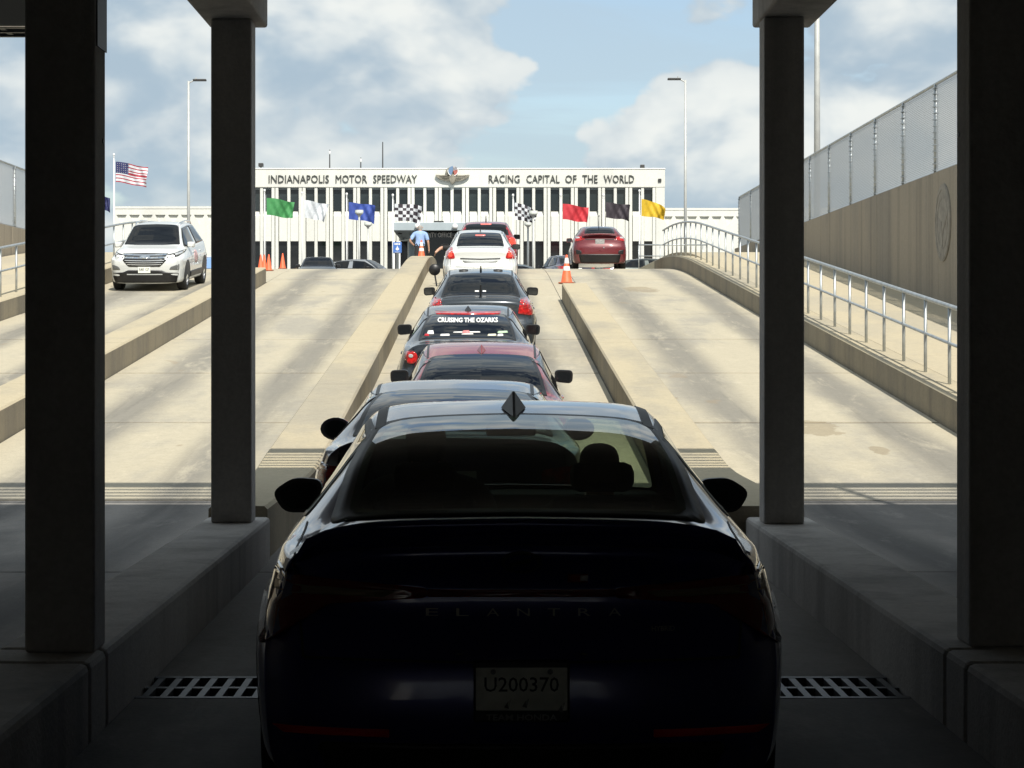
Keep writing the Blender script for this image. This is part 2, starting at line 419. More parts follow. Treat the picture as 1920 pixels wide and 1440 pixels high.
for (x0, x1, ya, yb_) in ((1.845, 2.455, 54.75, 95), (-6.505, -5.895, 62.2, 95), (-2.285, -1.675, 81.0, 95)):
    y = ya
    while y < yb_ - .1:
        e = min(y + 6.7, yb_); ys = stations(y + .01, e - .01, .7); s = MB()
        s.sheet([[(x0, q, zroad(q) - .1), (x0, q, zroad(q) - .001), (x1, q, zroad(q) - .001), (x1, q, zroad(q) - .1)] for q in ys]); s.build('slab', M_ROAD, road); y = e
# trench drain across the tunnel lane
dr = thing('trench_drain', 'steel slotted trench drain across the dark lane floor under the nearest car', 'drain', (0.18, 11.025, 0))
MB().box(-1.81, 1.81, -0.345, 0.345, -0.13, -0.115).build('pit', M_INK, dr)
fr = MB(); fr.box(-1.81, 1.81, -0.343, -0.30, -0.10, 0.002); fr.box(-1.81, 1.81, 0.30, 0.343, -0.10, 0.002); fr.box(-1.81, 1.81, -0.025, 0.025, -0.06, -0.001)
M_GRATE = mat('worn_drain_steel', (0.11, 0.115, 0.12), 0.5, 0.6, noise=(4, .3))
fr.build('frame', M_GRATE, dr)
bar = MB().box(-0.0165, 0.0165, -0.298, 0.298, -0.055, 0.0).mesh('bar', M_GRATE)
for k in range(42):
    obj('bar', bar, dr, (-1.77 + k * 0.0863, 0, 0))

# ------------------------------------------------------------------ kerbs and lane dividers
def kerb(name, label, x0, x1, y0, y1, h, joints=6.7, m=M_CURB, cat='kerb', top=None):
    t = thing(name, label, cat, (0, 0, 0))
    y = y0
    while y < y1 - 0.2:
        e = min(y + joints, y1)
        if y1 - e < 1.0: e = y1
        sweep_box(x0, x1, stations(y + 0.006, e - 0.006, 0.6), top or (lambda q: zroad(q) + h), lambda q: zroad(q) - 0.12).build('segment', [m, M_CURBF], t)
        y = e
    return t
def nose(y_end, h, r=1.6):
    def f(q):
        e = max(0.0, q - (y_end - r)) / r
        return zroad(q) + h * (1 - 0.75 * e * e)
    return f
kerb('lane_divider', 'raised concrete divider left of the queued cars with a traffic cone at its top', lambda q: -2.28 + .17 * max(0, min(1, (23.5 - q) / 6)), -1.66, 17.55, 80.8, 0.41, top=nose(80.8, 0.41))
kerb('lane_divider', 'raised concrete divider right of the queued cars ending at the large orange cone', 1.85, lambda q: 2.45 - .0 * q, 17.55, 54.6, 0.41)
kerb('lane_divider', 'raised concrete divider between the white oncoming vehicle and the empty left lane', -6.5, -5.9, 17.55, 62.0, 0.41)
kerb('kerb', 'tall shaded concrete kerb carrying the right hand railing', 5.96, 6.42, 17.75, 80.4, 0.42)
kerb('kerb', 'tall concrete kerb at far left carrying the left hand railing', -10.58, -10.12, 17.75, 80.4, 0.42)

# ------------------------------------------------------------------ sidewalks
def walk(name, label, x0, x1):
    t = thing(name, label, 'sidewalk', (0, 0, 0)); t['kind'] = 'structure'
    y = 17.75
    while y < 97:
        e = min(y + 4.4, 98)
        s = sweep_box(x0, x1, stations(y + 0.006, e - 0.006, 0.8), lambda q: zwalk(q) + 0.0, lambda q: min(zwalk(q), zroad(q)) - 0.2, 0.008)
        s.build('slab', [M_WALK, M_WALK], t); y = e
    del t['category']; return t
walk('sidewalk', 'sidewalk slabs climbing between the right railing and the shaded wall', 6.45, 9.44)
walk('sidewalk', 'sidewalk slabs climbing between the left railing and the left wall', -14.39, -10.61)

# ------------------------------------------------------------------ railings
def railing(label, X, y0, y1, zf, step=1.68, group='tubular railings'):
    t = thing('railing', label, 'railing', (X, y0, zf(y0)), group=group)
    def P(y, h): return (0, y - y0, zf(y) + h - zf(y0))
    ys = stations(y0, y1, 0.8)
    MB().tube([P(y, 1.05) for y in ys], 0.032, 8).build('top_rail', M_GALV, t, smooth=True)
    MB().tube([P(y, 0.55) for y in ys], 0.024, 8).build('middle_rail', M_GALV, t, smooth=True)
    post = MB().tube([(0, 0, -0.1), (0, 0, 1.03)], 0.024, 8).mesh('post', M_GALV, smooth=True)
    y = y0 + 0.05
    while y < y1 + 0.01:
        obj('post', post, t, P(y, 0)); y += step
    return t
zk = lambda y: zroad(y) + 0.42
zkr = lambda y: zroad(y) + 0.42
railing('grey tubular steel railing climbing along the right kerb and over the crest', 6.25, 19.0, 80.2, zkr)
railing('grey tubular steel railing climbing along the far left kerb', -10.4, 19.0, 80.2, zk)
def cross_rail(label, x0, x1, Y):
    t = thing('railing', label, 'railing', (x0, Y, ZW), group='tubular railings')
    for h, r, n in ((1.02, .03, 'top_rail'), (0.55, .022, 'middle_rail')):
        MB().tube([(0, 0, h), (x1 - x0, 0, h)], r, 8).build(n, M_GALV, t, smooth=True)
    post = MB().tube([(0, 0, -0.1), (0, 0, 1.0)], 0.022, 8).mesh('post', M_GALV, smooth=True)
    k = 0
    while k * 0.9 <= x1 - x0: obj('post', post, t, (k * 0.9, 0, 0)); k += 1
cross_rail('level grey railing across the top end of the right sidewalk', 6.5, 9.4, 96.5)

# ------------------------------------------------------------------ retaining walls and mesh fences
ZWT, ZFT = CAMZ + 3.60, CAMZ + 5.53
def ret_wall(label, x0, x1):
    t = thing('retaining_wall', label, 'wall')
    y = 17.75; 
    while y < 86:
        e = min(y + 7.5, 86.6)
        if 86.6 - e < 2: e = 86.6
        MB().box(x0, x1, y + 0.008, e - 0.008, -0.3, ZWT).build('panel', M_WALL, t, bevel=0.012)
        y = e
    MB().box(x0 + 0.03, x1 - 0.03, 17.8, 86.5, -0.3, ZWT - 0.05).build('joint_core', M_JOINT, t)
    return t
rw = ret_wall('tall brown stained concrete retaining wall on the right, in shade', 9.45, 9.75)
ret_wall('concrete retaining wall at the far left edge, sunlit', -14.75, -14.45)
# round relief emblem cast on the right wall
M_EMB = mat('weathered_relief_grey', (0.235, 0.215, 0.18), 0.8, 0, noise=(5, .2))
em = MB()
R = 0.80
ring = [(math.cos(a) * R, math.sin(a) * R) for a in [2 * math.pi * k / 48 for k in range(48)]]
em.prism(ring, 'x', -0.02, 0.0)
for r0, r1, d in ((0.68, 0.76, -0.028), (0.50, 0.55, -0.026)):
    vs = []; fs = []
    for k in range(48):
        a = 2 * math.pi * k / 48
        for r, xx in ((r0, -0.018), (r0, d), (r1, d), (r1, -0.018)): vs.append((xx, r * math.cos(a), r * math.sin(a)))
    for k in range(48):
        for j in range(3): fs.append((k * 4 + j, k * 4 + j + 1, ((k + 1) % 48) * 4 + j + 1, ((k + 1) % 48) * 4 + j))
    em.add(vs, fs)
em.prism([(-.46, .12), (-.1, .02), (0, -.35), (.1, .02), (.46, .12), (.3, -.06), (.12, -.14), (0, -.5), (-.12, -.14), (-.3, -.06)], 'x', -0.028, -0.018)
o = em.build('wall_emblem', M_EMB); o.location = (9.448, 47.2, CAMZ + 2.50)
tag(o, 'large round faded relief emblem on the shaded right wall', 'emblem')

def mesh_panel(length, z0, z1, sp=0.056, w=0.0040):
    """diamond wire mesh in the YZ plane, each wire a thin three-sided rod"""
    b = MB(); H = z1 - z0; off = -H
    def wire(p, q):
        d = Vector((0, q[0] - p[0], q[1] - p[1])).normalized(); n = Vector((0, -d.z, d.y)) * w; o = Vector((w, 0, 0))
        P, Q = Vector((0, p[0], p[1])), Vector((0, q[0], q[1]))
        b.add([P + n, P - n + o, P - n - o, Q + n, Q - n + o, Q - n - o], [(0, 1, 4, 3), (1, 2, 5, 4), (2, 0, 3, 5)])
    s = -H
    while s < length:
        y0, y1 = s, s + H; a0, a1 = 0.0, H
        if y0 < 0: a0 = -y0
        if y1 > length: a1 = H - (y1 - length)
        if a1 > a0 + 0.01:
            wire((s + a0, a0), (s + a1, a1)); wire((s + a0, H - a0), (s + a1, H - a1))
        s += sp * 1.414
    return b.mesh('wire_mesh', M_WIRE, fixn=False)
PANEL = mesh_panel(3.70, ZWT, ZFT)
fpost = MB().tube([(0, 0, 0), (0, 0, ZFT - ZWT)], 0.045, 8).mesh('post', M_GALV, smooth=True)
tie = MB()
for k in range(14): tie.box(-0.06, 0.06, -0.055, 0.075, 0.08 + k * 0.135, 0.10 + k * 0.135)
TIE = tie.mesh('tie_bands', M_GALV)
def mesh_fence(label, X, n0, n1):
    t = thing('mesh_fence', label, 'fence', (X, 18.75, ZWT))
    yA, yB = n0 * 3.75, n1 * 3.75
    MB().tube([(0, yA, ZFT - ZWT), (0, yB, ZFT - ZWT)], 0.03, 8).build('top_rail', M_GALV, t, smooth=True)
    MB().tube([(0, yA, 0.05), (0, yB, 0.05)], 0.012, 6).build('bottom_wire', M_GALV, t, smooth=True)
    for k in range(n0, n1 + 1):
        p = obj('post', fpost, t, (0, k * 3.75, 0)); obj('tie_bands', TIE, p)['kind'] = 'stuff'
        if k < n1: obj('wire_mesh', PANEL, t, (0, k * 3.75 + 0.025, 0))
mesh_fence('wire mesh fence with steel posts on top of the right retaining wall', 9.6, 0, 18)
mesh_fence('wire mesh fence with steel posts on top of the far left wall', -14.6, 0, 18)

# ------------------------------------------------------------------ tunnel portal
for (nm, x0, x1) in (('tunnel_wall', -10.72, -10.12), ('tunnel_wall', 5.98, 6.6)):
    struct(MB().box(x0, x1, -45, 17.6, -0.3, 4.549).build(nm, M_TUN))
struct(MB().box(-14.9, 9.9, -45.6, -45.02, -0.3, 5.6).build('tunnel_wall', M_TUN))  # unseen end wall added behind the camera to keep light out
for (x0, x1) in ((-14.75, -10.74), (6.62, 9.75)):
    struct(MB().box(x0, x1, 16.9, 17.6, -0.3, 4.549).build('tunnel_wall', M_TUN))
deck = MB(); deck.box(-14.75, 9.75, -33, 17.7, 4.552, 5.40); deck.box(-14.75, 9.75, 17.38, 17.701, 5.398, 5.80)
bo = deck.build('bridge_deck', M_TUN); tag(bo, 'concrete bridge deck over the underpass the camera looks out from', 'bridge')
# catch fence of tensioned cables on the deck edge
cf = thing('catch_fence', 'cable catch fence standing on the edge of the bridge deck', 'fence', (0, 17.55, 5.8))
cp = MB().tube([(0, 0, -0.02), (0, 0, 2.02)], 0.05, 8).mesh('post', M_GALV, smooth=True)
for k in range(7): obj('post', cp, cf, (-14.4 + k * 4.0, 0, 0))
cable = MB().tube([(-14.6, 0, 0), (9.6, 0, 0)], 0.038, 6).mesh('cable', M_GALV, smooth=True)
for k in range(6): obj('cable', cable, cf, (0, 0, 0.22 + k * 0.265))
MB().tube([(-14.6, 0, 1.94), (9.6, 0, 1.94)], 0.14, 8).build('top_rail', M_GALV, cf, smooth=True)
def beam(x0, x1, label):
    o = MB().box(x0, x1, -33, 17.42, 4.05, 4.549).build('cap_beam', M_COLM, bevel=0.02)
    return tag(o, label, 'beam')
beam(-2.085, -1.645, 'concrete cap beam running over the left row of columns')
beam(2.035, 2.475, 'concrete cap beam running over the right row of columns')
def barrier(x0, x1, label):
    t = thing('tunnel_barrier', label, 'barrier')
    for a, c in ((-20, -4.2), (-4.19, 2.4), (2.41, 9.50), (9.515, 9.93), (9.945, 17.52)):
        MB().box(x0, x1, a, c, -0.2, 0.33).build('segment', M_COLM, t, bevel=0.03)
barrier(-2.12, -1.635, 'low concrete barrier under the left pair of columns')
barrier(1.995, 2.48, 'low concrete barrier under the right pair of columns')
def column(x0, x1, y0, y1, label):
    t = thing('column', label, 'column', ((x0 + x1) / 2, (y0 + y1) / 2, 0.33), group=None)
    hw, hd = (x1 - x0) / 2, (y1 - y0) / 2
    MB().box(-hw, hw, -hd, hd, 0, 3.72).build('shaft', M_COLM, t, bevel=0.014)
    return t
c1 = column(-1.965, -1.665, 9.80, 10.08, 'nearest concrete column on the left, almost black')
column(-2.015, -1.715, 16.90, 17.20, 'second concrete column on the left, at the tunnel mouth')
c3 = column(2.112, 2.415, 9.98, 10.26, 'nearest concrete column on the right edge, almost black')
column(2.05, 2.345, 16.80, 17.10, 'second concrete column on the right, at the tunnel mouth')
# plate bolted to the upper part of the near left column, small anchor holes
MB().box(0.15, 0.156, -0.10, 0.143, 2.60, 3.72).build('side_plate', M_DARK, c1)
for c, sx in ((c1, 0.151), (c3, -0.156)):
    MB().tube([(sx, 0.06, 2.205 if c is c1 else 2.25), (sx + (0.004 if sx > 0 else -0.004), 0.06, 2.205 if c is c1 else 2.25)], 0.011, 10).build('anchor_hole', M_INK, c)
sg = thing('overhead_panel', 'grey overhead panel with slatted underside at the top left corner', 'panel', (-4.6, 16.8, 3.98))
MB().box(-1.6, 1.45, 0, 0.06, 0.0, 0.56).build('face', M_POLEW, sg)
MB().box(-1.6, 1.45, 0.06, 0.66, 0.50, 0.56).build('backing', M_TUN, sg)
for k in range(3): MB().box(-1.6, 1.45, 0.10 + k * 0.24, 0.15 + k * 0.24, 0.0, 0.05).build('slat', M_DARK, sg)
for k in range(6): MB().box(-1.5 + k * 0.5, -1.46 + k * 0.5, 0.06, 0.66, 0.01, 0.045).build('cross_slat', M_DARK, sg)

# ------------------------------------------------------------------ main building
BY = 140.0; K = BY / F
bx = lambda px: (px - CX) * K
bz = lambda py: CAMZ + (CY - py) * K
bld = thing('office_building', 'long white two storey office block with narrow dark windows and large lettering', 'building', (bx(848), BY, ZU))
ox, oz = bx(848), ZU
def B(px): return bx(px) - ox
def Z(py): return bz(py) - oz
xl, xr = B(449), B(1247)
ZR, ZF0 = Z(315), Z(351.5)
fas = MB().box(xl, xr, 0.0, 0.6, ZF0, ZR - 0.1); fas.box(xl - 0.03, xr + 0.03, -0.03, 0.62, ZR - 0.1, ZR); fas.build('fascia', M_WHITE, bld, bevel=0.04)
MB().box(xl + 0.1, xr - 0.1, 0.62, 24, 0, ZR - 0.35).build('core', M_WHITE, bld)
MB().box(xr - 0.55, xr - 0.02, 0.02, 0.7, 0, ZF0 - 0.004).build('end_pier', M_WHITE, bld)
MB().box(xl + 0.02, xl + 0.55, 0.02, 0.7, 0, ZF0 - 0.004).build('end_pier', M_WHITE, bld)
zs_top, zs_bot, zw2 = Z(394.5), Z(452), 0.15
px0 = 522.7 - 51.05                                        # left edge of the first window pair
pier_m = fin_m = None
p = 0
def shared(b, name, m, bevel=0.0): return b.mesh(name, m, bevel=bevel)
wW, wF = 15.6 * K, 5.8 * K
pane_u = shared(MB().box(0, wW, 0, 0.03, zs_top, Z(355)), 'pane', M_BGL)
pane_l = shared(MB().box(0, wW, 0, 0.03, zw2, zs_bot), 'pane', M_BGLD)
# fin: narrower beside the windows, swelling to the spandrel with a curved shoulder
def fin_poly(w):
    return [(-w / 2, 0), (w / 2, 0), (w / 2, ZF0), (-w / 2, ZF0)]
fin_m = shared(MB().box(0, wF, 0, 0.5, 0, ZF0 - 0.004), 'fin', M_WHITE, 0.03)
half_pier = 6.6 * K
pier_h = shared(MB().box(0, half_pier - 0.02, 0, 0.55, 0, ZF0 - 0.004), 'pier', M_WHITE, 0.03)
sp_b = MB()
sp_b.prism([(0.06, zs_bot), (0.06, zs_top - 0.34), (0.40, zs_top), (0.5, zs_top), (0.5, zs_bot)], 'x', 0.012, wW - 0.012)
sp_m = shared(sp_b, 'spandrel', M_WHITE)
sill_l = shared(MB().box(0.012, wW - 0.012, 0.10, 0.5, 0, zw2), 'sill', M_WHITE)
head_m = shared(MB().box(0.0, wW, 0.18, 0.5, Z(355), ZF0 - 0.004), 'head_panel', mat('grey_head_panel', (0.28, 0.32, 0.34), 0.5))
for k in range(15):
    a = B(px0 + k * 51.05)
    if a + 46 * K > xr: break
    for w in range(2):
        x = a + w * (wW + wF)
        if x < xl + 0.55 or x + wW > xr - 0.5: continue
        wn = obj('window', pane_u, bld, (x, 0.36, 0)); obj('window', pane_l, bld, (x, 0.36, 0))
        obj('spandrel', sp_m, bld, (x, 0.06, 0)); obj('sill', sill_l, bld, (x, 0, 0)); obj('head_panel', head_m, bld, (x, 0.06, 0))
    obj('fin', fin_m, bld, (a + wW, 0.06, 0))
    e = a + 2 * wW + wF
    if e + 2 * half_pier < xr - 0.3:
        obj('pier', pier_h, bld, (e + 0.005, 0.035, 0)); obj('pier', pier_h, bld, (e + half_pier + 0.02, 0.035, 0))
# raised lettering
def bword(body, p0, p1, py, h, parent, m=M_LETTER, y=-0.02, ex=0.06, bold=0.0, name='lettering'):
    me = text_mesh(body, h, bold, ex, width=(p1 - p0) * K); me.materials.append(m)
    o = obj(name, me, parent, (B((p0 + p1) / 2), y, Z(py)), (math.radians(90), 0, 0)); return o
LH = 14.5 * K
for wd, p0, p1 in (('INDIANAPOLIS', 504, 617), ('MOTOR', 629.5, 688.5), ('SPEEDWAY', 700, 782), ('RACING', 916.5, 974.5),
                   ('CAPITAL', 987, 1049.5), ('OF', 1060, 1081), ('THE', 1092, 1120.5), ('WORLD', 1132, 1189)):
    bword(wd, p0, p1, 335.6, LH, bld)
# small fixtures on the roof edge
for px, py0, py1, w in ((1206, 307, 314.5, 8), (487, 304, 311, 9)):
    MB().box(B(px - w / 2), B(px + w / 2), 0.6, 1.0, Z(py1), Z(py0)).build('roof_floodlight', M_DARK, bld, bevel=0.03)
    MB().box(B(px) - 0.03, B(px) + 0.03, 0.7, 0.8, ZR - 0.02, Z(py1 - 1)).build('bracket', M_DARK, bld)
MB().box(B(1237) - .1, B(1237) + .1, -0.1, 0.0, Z(341), Z(335)).build('wall_fixture', M_DARK, bld, bevel=0.02)
for px, py in ((612, 273), (671.5, 288), (713.5, 258)):
    b = MB(); b.tube([(B(px), 3, ZR - 0.4), (B(px), 3, Z(py))], [0.045, 0.03], 6); b.build('antenna', M_DARK, bld)
    if px < 700: MB().lathe([(0.0, 0.0), (0.055, 0.05), (0.06, 0.2), (0.0, 0.26)], 10, c=(B(px), 3, Z(py) - 0.3)).build('beacon', M_POLEW, bld, smooth=True)
# winged wheel emblem
eb = thing('winged_emblem', 'bronze winged wheel emblem with coloured flags mounted above the entrance', 'emblem', (bx(848.5), BY - 0.06, bz(335)))
def E(px, py): return ((px - 848.5) * K, -(py - 335) * K)
for s in (-1, 1):
    w = [(3, 328.5), (12, 328.8), (22, 328.6), (30, 328.0), (32, 328.4), (31, 331), (28, 334), (23, 337), (17, 339), (10, 340.2), (5, 340.5)]
    poly = [E(848.5 + s * a, c) for a, c in w]
    MB().prism(poly, 'y', -0.16, 0.0).build('wing', M_BRONZE, eb, bevel=0.015)
    for r in range(3):
        f = [E(848.5 + s * a, c) for a, c in ((4, 330.6 + r * 3.1), (24 - r * 4, 330.3 + r * 2.7), (23 - r * 4, 331.3 + r * 2.7), (4, 331.7 + r * 3.1))]
        MB().prism(f, 'y', -0.20, -0.155).build('feather', M_BRONZE, eb)
MB().prism([E(842, 328), E(855, 328), E(855, 337), E(853, 342), E(850.5, 345.6), E(846.5, 345.6), E(844, 342), E(842, 337)], 'y', -0.22, 0.0).build('hub', M_BRONZE, eb, bevel=0.03)
wc = E(849.5, 320.8); Rw = 10.2 * K
wheel = MB()
wheel.prism([(wc[0] - .12 + Rw * 1.02 * math.cos(2 * math.pi * k / 28), wc[1] - .1 + Rw * math.sin(2 * math.pi * k / 28)) for k in range(28)], 'y', -0.16, 0.05)
wheel.build('tyre', M_BRONZE, eb, bevel=0.03)
def sector(a0, a1, r0, r1, n=10):
    q = [(wc[0] + r1 * math.cos(a0 + (a1 - a0) * k / n), wc[1] + r1 * math.sin(a0 + (a1 - a0) * k / n)) for k in range(n + 1)]
    q += [(wc[0] + r0 * math.cos(a1 - (a1 - a0) * k / n), wc[1] + r0 * math.sin(a1 - (a1 - a0) * k / n)) for k in range(n + 1)]
    return q
D = math.radians
MB().prism(sector(D(90), D(250), 0.02, Rw * .86), 'y', -0.24, -0.155).build('blue_flag', mat('emblem_blue', (0.13, 0.21, 0.34), 0.5), eb)
MB().prism(sector(D(-70), D(15), 0.02, Rw * .86), 'y', -0.24, -0.155).build('red_flag', mat('emblem_red', (0.40, 0.12, 0.10), 0.5, noise=(3, .4)), eb)
MB().prism(sector(D(17), D(88), 0.02, Rw * .9), 'y', -0.24, -0.155).build('checkered_flag', mat('emblem_grey', (0.30, 0.29, 0.30), 0.5, noise=(9, .8)), eb)
MB().prism(sector(D(170), D(245), Rw * .88, Rw * 1.0), 'y', -0.26, -0.155).build('white_band', M_WHT, eb)
MB().prism(sector(D(-75), D(30), Rw * .88, Rw * 1.0), 'y', -0.26, -0.155).build('white_band', M_WHT, eb)
# side wings of the building with triangular pockets
def wing(label, X0, X1, ztop):
    t = thing('building_wing', label, 'building', (X0, 143.2, ZU)); Lx = X1 - X0; H = ztop - ZU
    zt1, zt0 = H - 0.52, H - 1.12; pit = 0.757; b = MB(); pk = MB(); n = int(Lx / pit); pit = Lx / n
    MB().box(0, Lx, 0.5, 12, 0, H - 0.2).build('core', M_WHITE, t)
    MB().box(-0.02, Lx + 0.02, -0.03, 0.62, H - 0.14, H).build('coping', M_WHITE, t)
    b.add([(0, 0, zt1), (Lx, 0, zt1), (Lx, 0, H - 0.14), (0, 0, H - 0.14)], [(0, 1, 2, 3)])
    b.add([(0, 0, 0), (Lx, 0, 0), (Lx, 0, zt0), (0, 0, zt0)], [(0, 1, 2, 3)])
    b.add([(0, 0, 0), (0, .6, 0), (0, .6, H - .14), (0, 0, H - .14)], [(0, 1, 2, 3)]); b.add([(Lx, 0, 0), (Lx, .6, 0), (Lx, .6, H - .14), (Lx, 0, H - .14)], [(3, 2, 1, 0)])
    for k in range(n):
        x = k * pit; l, r, c = x + 0.09 * pit, x + 0.91 * pit, x + 0.5 * pit
        b.add([(x, 0, zt0), (c, 0, zt0), (l, 0, zt1), (x, 0, zt1)], [(0, 1, 2, 3)])
        b.add([(c, 0, zt0), (x + pit, 0, zt0), (x + pit, 0, zt1), (r, 0, zt1)], [(0, 1, 2, 3)])
        d = 0.16
        q = MB(); q.add([(l, 0, zt1), (r, 0, zt1), (c, 0, zt0), (l, d, zt1), (r, d, zt1), (c, d, zt0)], [(3, 5, 4), (0, 3, 4, 1), (1, 4, 5, 2), (2, 5, 3, 0)])
        q.build('pocket', M_WHITE, t, fixn=False)
    b.build('wall', M_WHITE, t, fixn=False)
wing('low white building wing left of the main block, patterned with triangles', -23.05, xl + ox - 0.03, CAMZ + (645 - 387) * 143.2 / F)
wing('low white building wing right of the main block, patterned with triangles', xr + ox + 0.03, 34.0, CAMZ + (645 - 390) * 143.2 / F)

# entrance canopy, sign panel
cn = thing('entrance_canopy', 'grey blue entrance canopy with dark doorway and SECURITY OFFICE sign', 'canopy', (-2.6, 128, ZU))
cx0, cx1 = (737 - CX) * 128 / F + 2.6, (905 - CX) * 128 / F + 2.6
zc0, zc1 = CAMZ + (645 - 432) * 128 / F - ZU, CAMZ + (645 - 417) * 128 / F - ZU
MB().box(cx0, cx1, 0, 0.25, zc0, zc1).build('fascia', M_GCAN, cn, bevel=0.02)
MB().box(cx0 + 0.01, cx1 - 0.01, 0.25, 11.9, zc0 + 0.05, zc1 - 0.06).build('slab', M_GCAN, cn)
MB().box(cx0, cx0 + 0.2, 0.26, 11.9, zc0 + 0.002, zc1 - 0.01).build('side_fascia', M_GCAN, cn)
q = 133 / F; MB().box((767 - CX) * q + 2.6, (778.5 - CX) * q + 2.6, 4.9, 5.3, 0, zc0 + 0.05).build('post', M_GCAN, cn, bevel=0.02)
MB().box((779 - CX) * 129.6 / F + 2.6, cx1 - .02, 1.6, 1.9, 0, zc0 + 0.04).build('dark_doorway', M_BGLD, cn)
me = text_mesh('SECURITY OFFICE', 0.27, 0.006, 0.02, width=66 * 129.5 / F); me.materials.append(M_WHT)
obj('lettering', me, cn, ((814.5 - CX) * 129.5 / F + 2.6, 1.57, CAMZ + (645 - 440.5) * 129.5 / F - ZU), (math.radians(90), 0, 0))
for px in (748, 780, 793): MB().lathe([(0.13, 0), (0.15, 0.05), (0.0, 0.06)], 12, c=((px - CX) * 130 / F + 2.6, 3.0 + (px - 748) * .05, zc0 - 0.055)).build('soffit_light', M_DARK, cn)
for px in (783, 853): MB().lathe([(0.0, -0.16), (0.15, -0.12), (0.17, 0.0), (0.11, 0.13), (0.0, 0.16)], 12, c=((px - CX) * 127.8 / F + 2.6, -0.15, (zc0 + zc1) / 2)).build('floodlight', M_POLEW, cn, smooth=True)
MB().box((811 - CX) * 127 / F + 2.6, (830 - CX) * 127 / F + 2.6, 2.0, 2.4, zc1 - 0.08, zc1 + 0.2).build('roof_box', M_DARK, cn)
MB().box((741 - CX) * 127.5 / F + 2.6, (742 - CX) * 127.5 / F + 2.6, 0.3, 0.36, 0, zc0 + 0.02).build('tie_rod', M_DARK, cn)
# ------------------------------------------------------------------ light masts
def mast(px, ytop, Y, side, label, r=0.085):
    X = (px - CX) * Y / F; H = CAMZ + (CY - ytop) * Y / F - ZU
    t = thing('light_mast', label, 'light pole', (X, Y, ZU), group='tall light masts')
    MB().tube([(0, 0, 0), (0, 0, H)], [r, r * 0.6], 10).build('pole', M_POLE, t, smooth=True)
    MB().lathe([(r * 2.2, 0), (r * 2.2, 0.08), (r, 0.14)], 12).build('base_flange', M_POLE, t)
    MB().tube([(0, 0, H - 0.1), (side * 0.25, 0, H + 0.03)], 0.035, 6).build('arm', M_POLE, t)
    MB().box(min(side * 0.22, side * 0.85), max(side * 0.22, side * 0.85), -0.16, 0.16, H, H + 0.09).build('lamp_head', M_DARK, t, bevel=0.02)
    MB().tube([(side * 0.35, 0, H + 0.08), (side * 0.35, 0, H + 0.17)], 0.035, 8).build('photocell', M_POLE, t)
    return t
mast(353.5, 152, 110, 1, 'slim grey light mast above the white oncoming vehicle')
mast(1285, 150, 110, -1, 'slim grey light mast right of the office building')
t = mast(1532, -260, 90, -1, 'thick tall pale mast rising behind the right hand mesh fence', 0.14)

# ------------------------------------------------------------------ flags
def flag_mesh(w, h, droop, phase, mats, pick, nx=30, nz=18, amp=0.11, fly_shift=0.0, curl=0.0):
    rows = []
    for j in range(nz + 1):
        r = []
        for i in range(nx + 1):
            u, v = i / nx, j / nz
            y = 1.5 * amp * (u ** 0.7) * math.sin(8.5 * u + phase + 2.6 * v) + 0.6 * amp * u * math.sin(19 * u - 6.5 * v + phase * 2) + .25 * amp * u * math.sin(31 * u + 9 * v)
            z = -h * v - droop * u ** 1.4 + 0.05 * u * math.sin(6 * u + phase + v) + fly_shift * u * u * (v - 0.5)
            x = w * u * (1 - 0.06 * v * u) - curl * u ** 3 * v
            r.append((x, y, z))
        rows.append(r)
    b = MB(); nc = nx + 1
    b.v = [p for r in rows for p in r]
    for j in range(nz):
        for i in range(nx):
            b.f.append([j * nc + i, j * nc + i + 1, (j + 1) * nc + i + 1, (j + 1) * nc + i]); b.m.append(pick((i + .5) / nx, (j + .5) / nz))
    return b.mesh('cloth', mats, smooth=True, fixn=False)
def cloth(name, c):
    m = mat(name, c, 0.7, 0, noise=(5, .12)); p = m.node_tree.nodes['Principled BSDF']
    t = NT(m.node_tree); tr = t.new('ShaderNodeBsdfTranslucent'); tr.inputs[0].default_value = (*c, 1)
    mx = t.new('ShaderNodeMixShader'); mx.inputs[0].default_value = 0.25
    out = [n for n in m.node_tree.nodes if n.type == 'OUTPUT_MATERIAL'][0]
    t.link(p.outputs[0], mx.inputs[1]); t.link(tr.outputs[0], mx.inputs[2]); t.link(mx.outputs[0], out.inputs[0]); return m
FG, FW, FB_, FK, FR, FY = cloth('flag_green', (0.07, 0.30, 0.10)), cloth('flag_white', (0.74, 0.77, 0.80)), cloth('flag_blue', (0.055, 0.10, 0.40)), cloth('flag_black', (0.055, 0.045, 0.055)), cloth('flag_red', (0.60, 0.045, 0.06)), cloth('flag_yellow', (0.70, 0.46, 0.03))
FN, FRD = cloth('flag_navy', (0.035, 0.04, 0.13)), cloth('flag_stripe_red', (0.42, 0.05, 0.07))
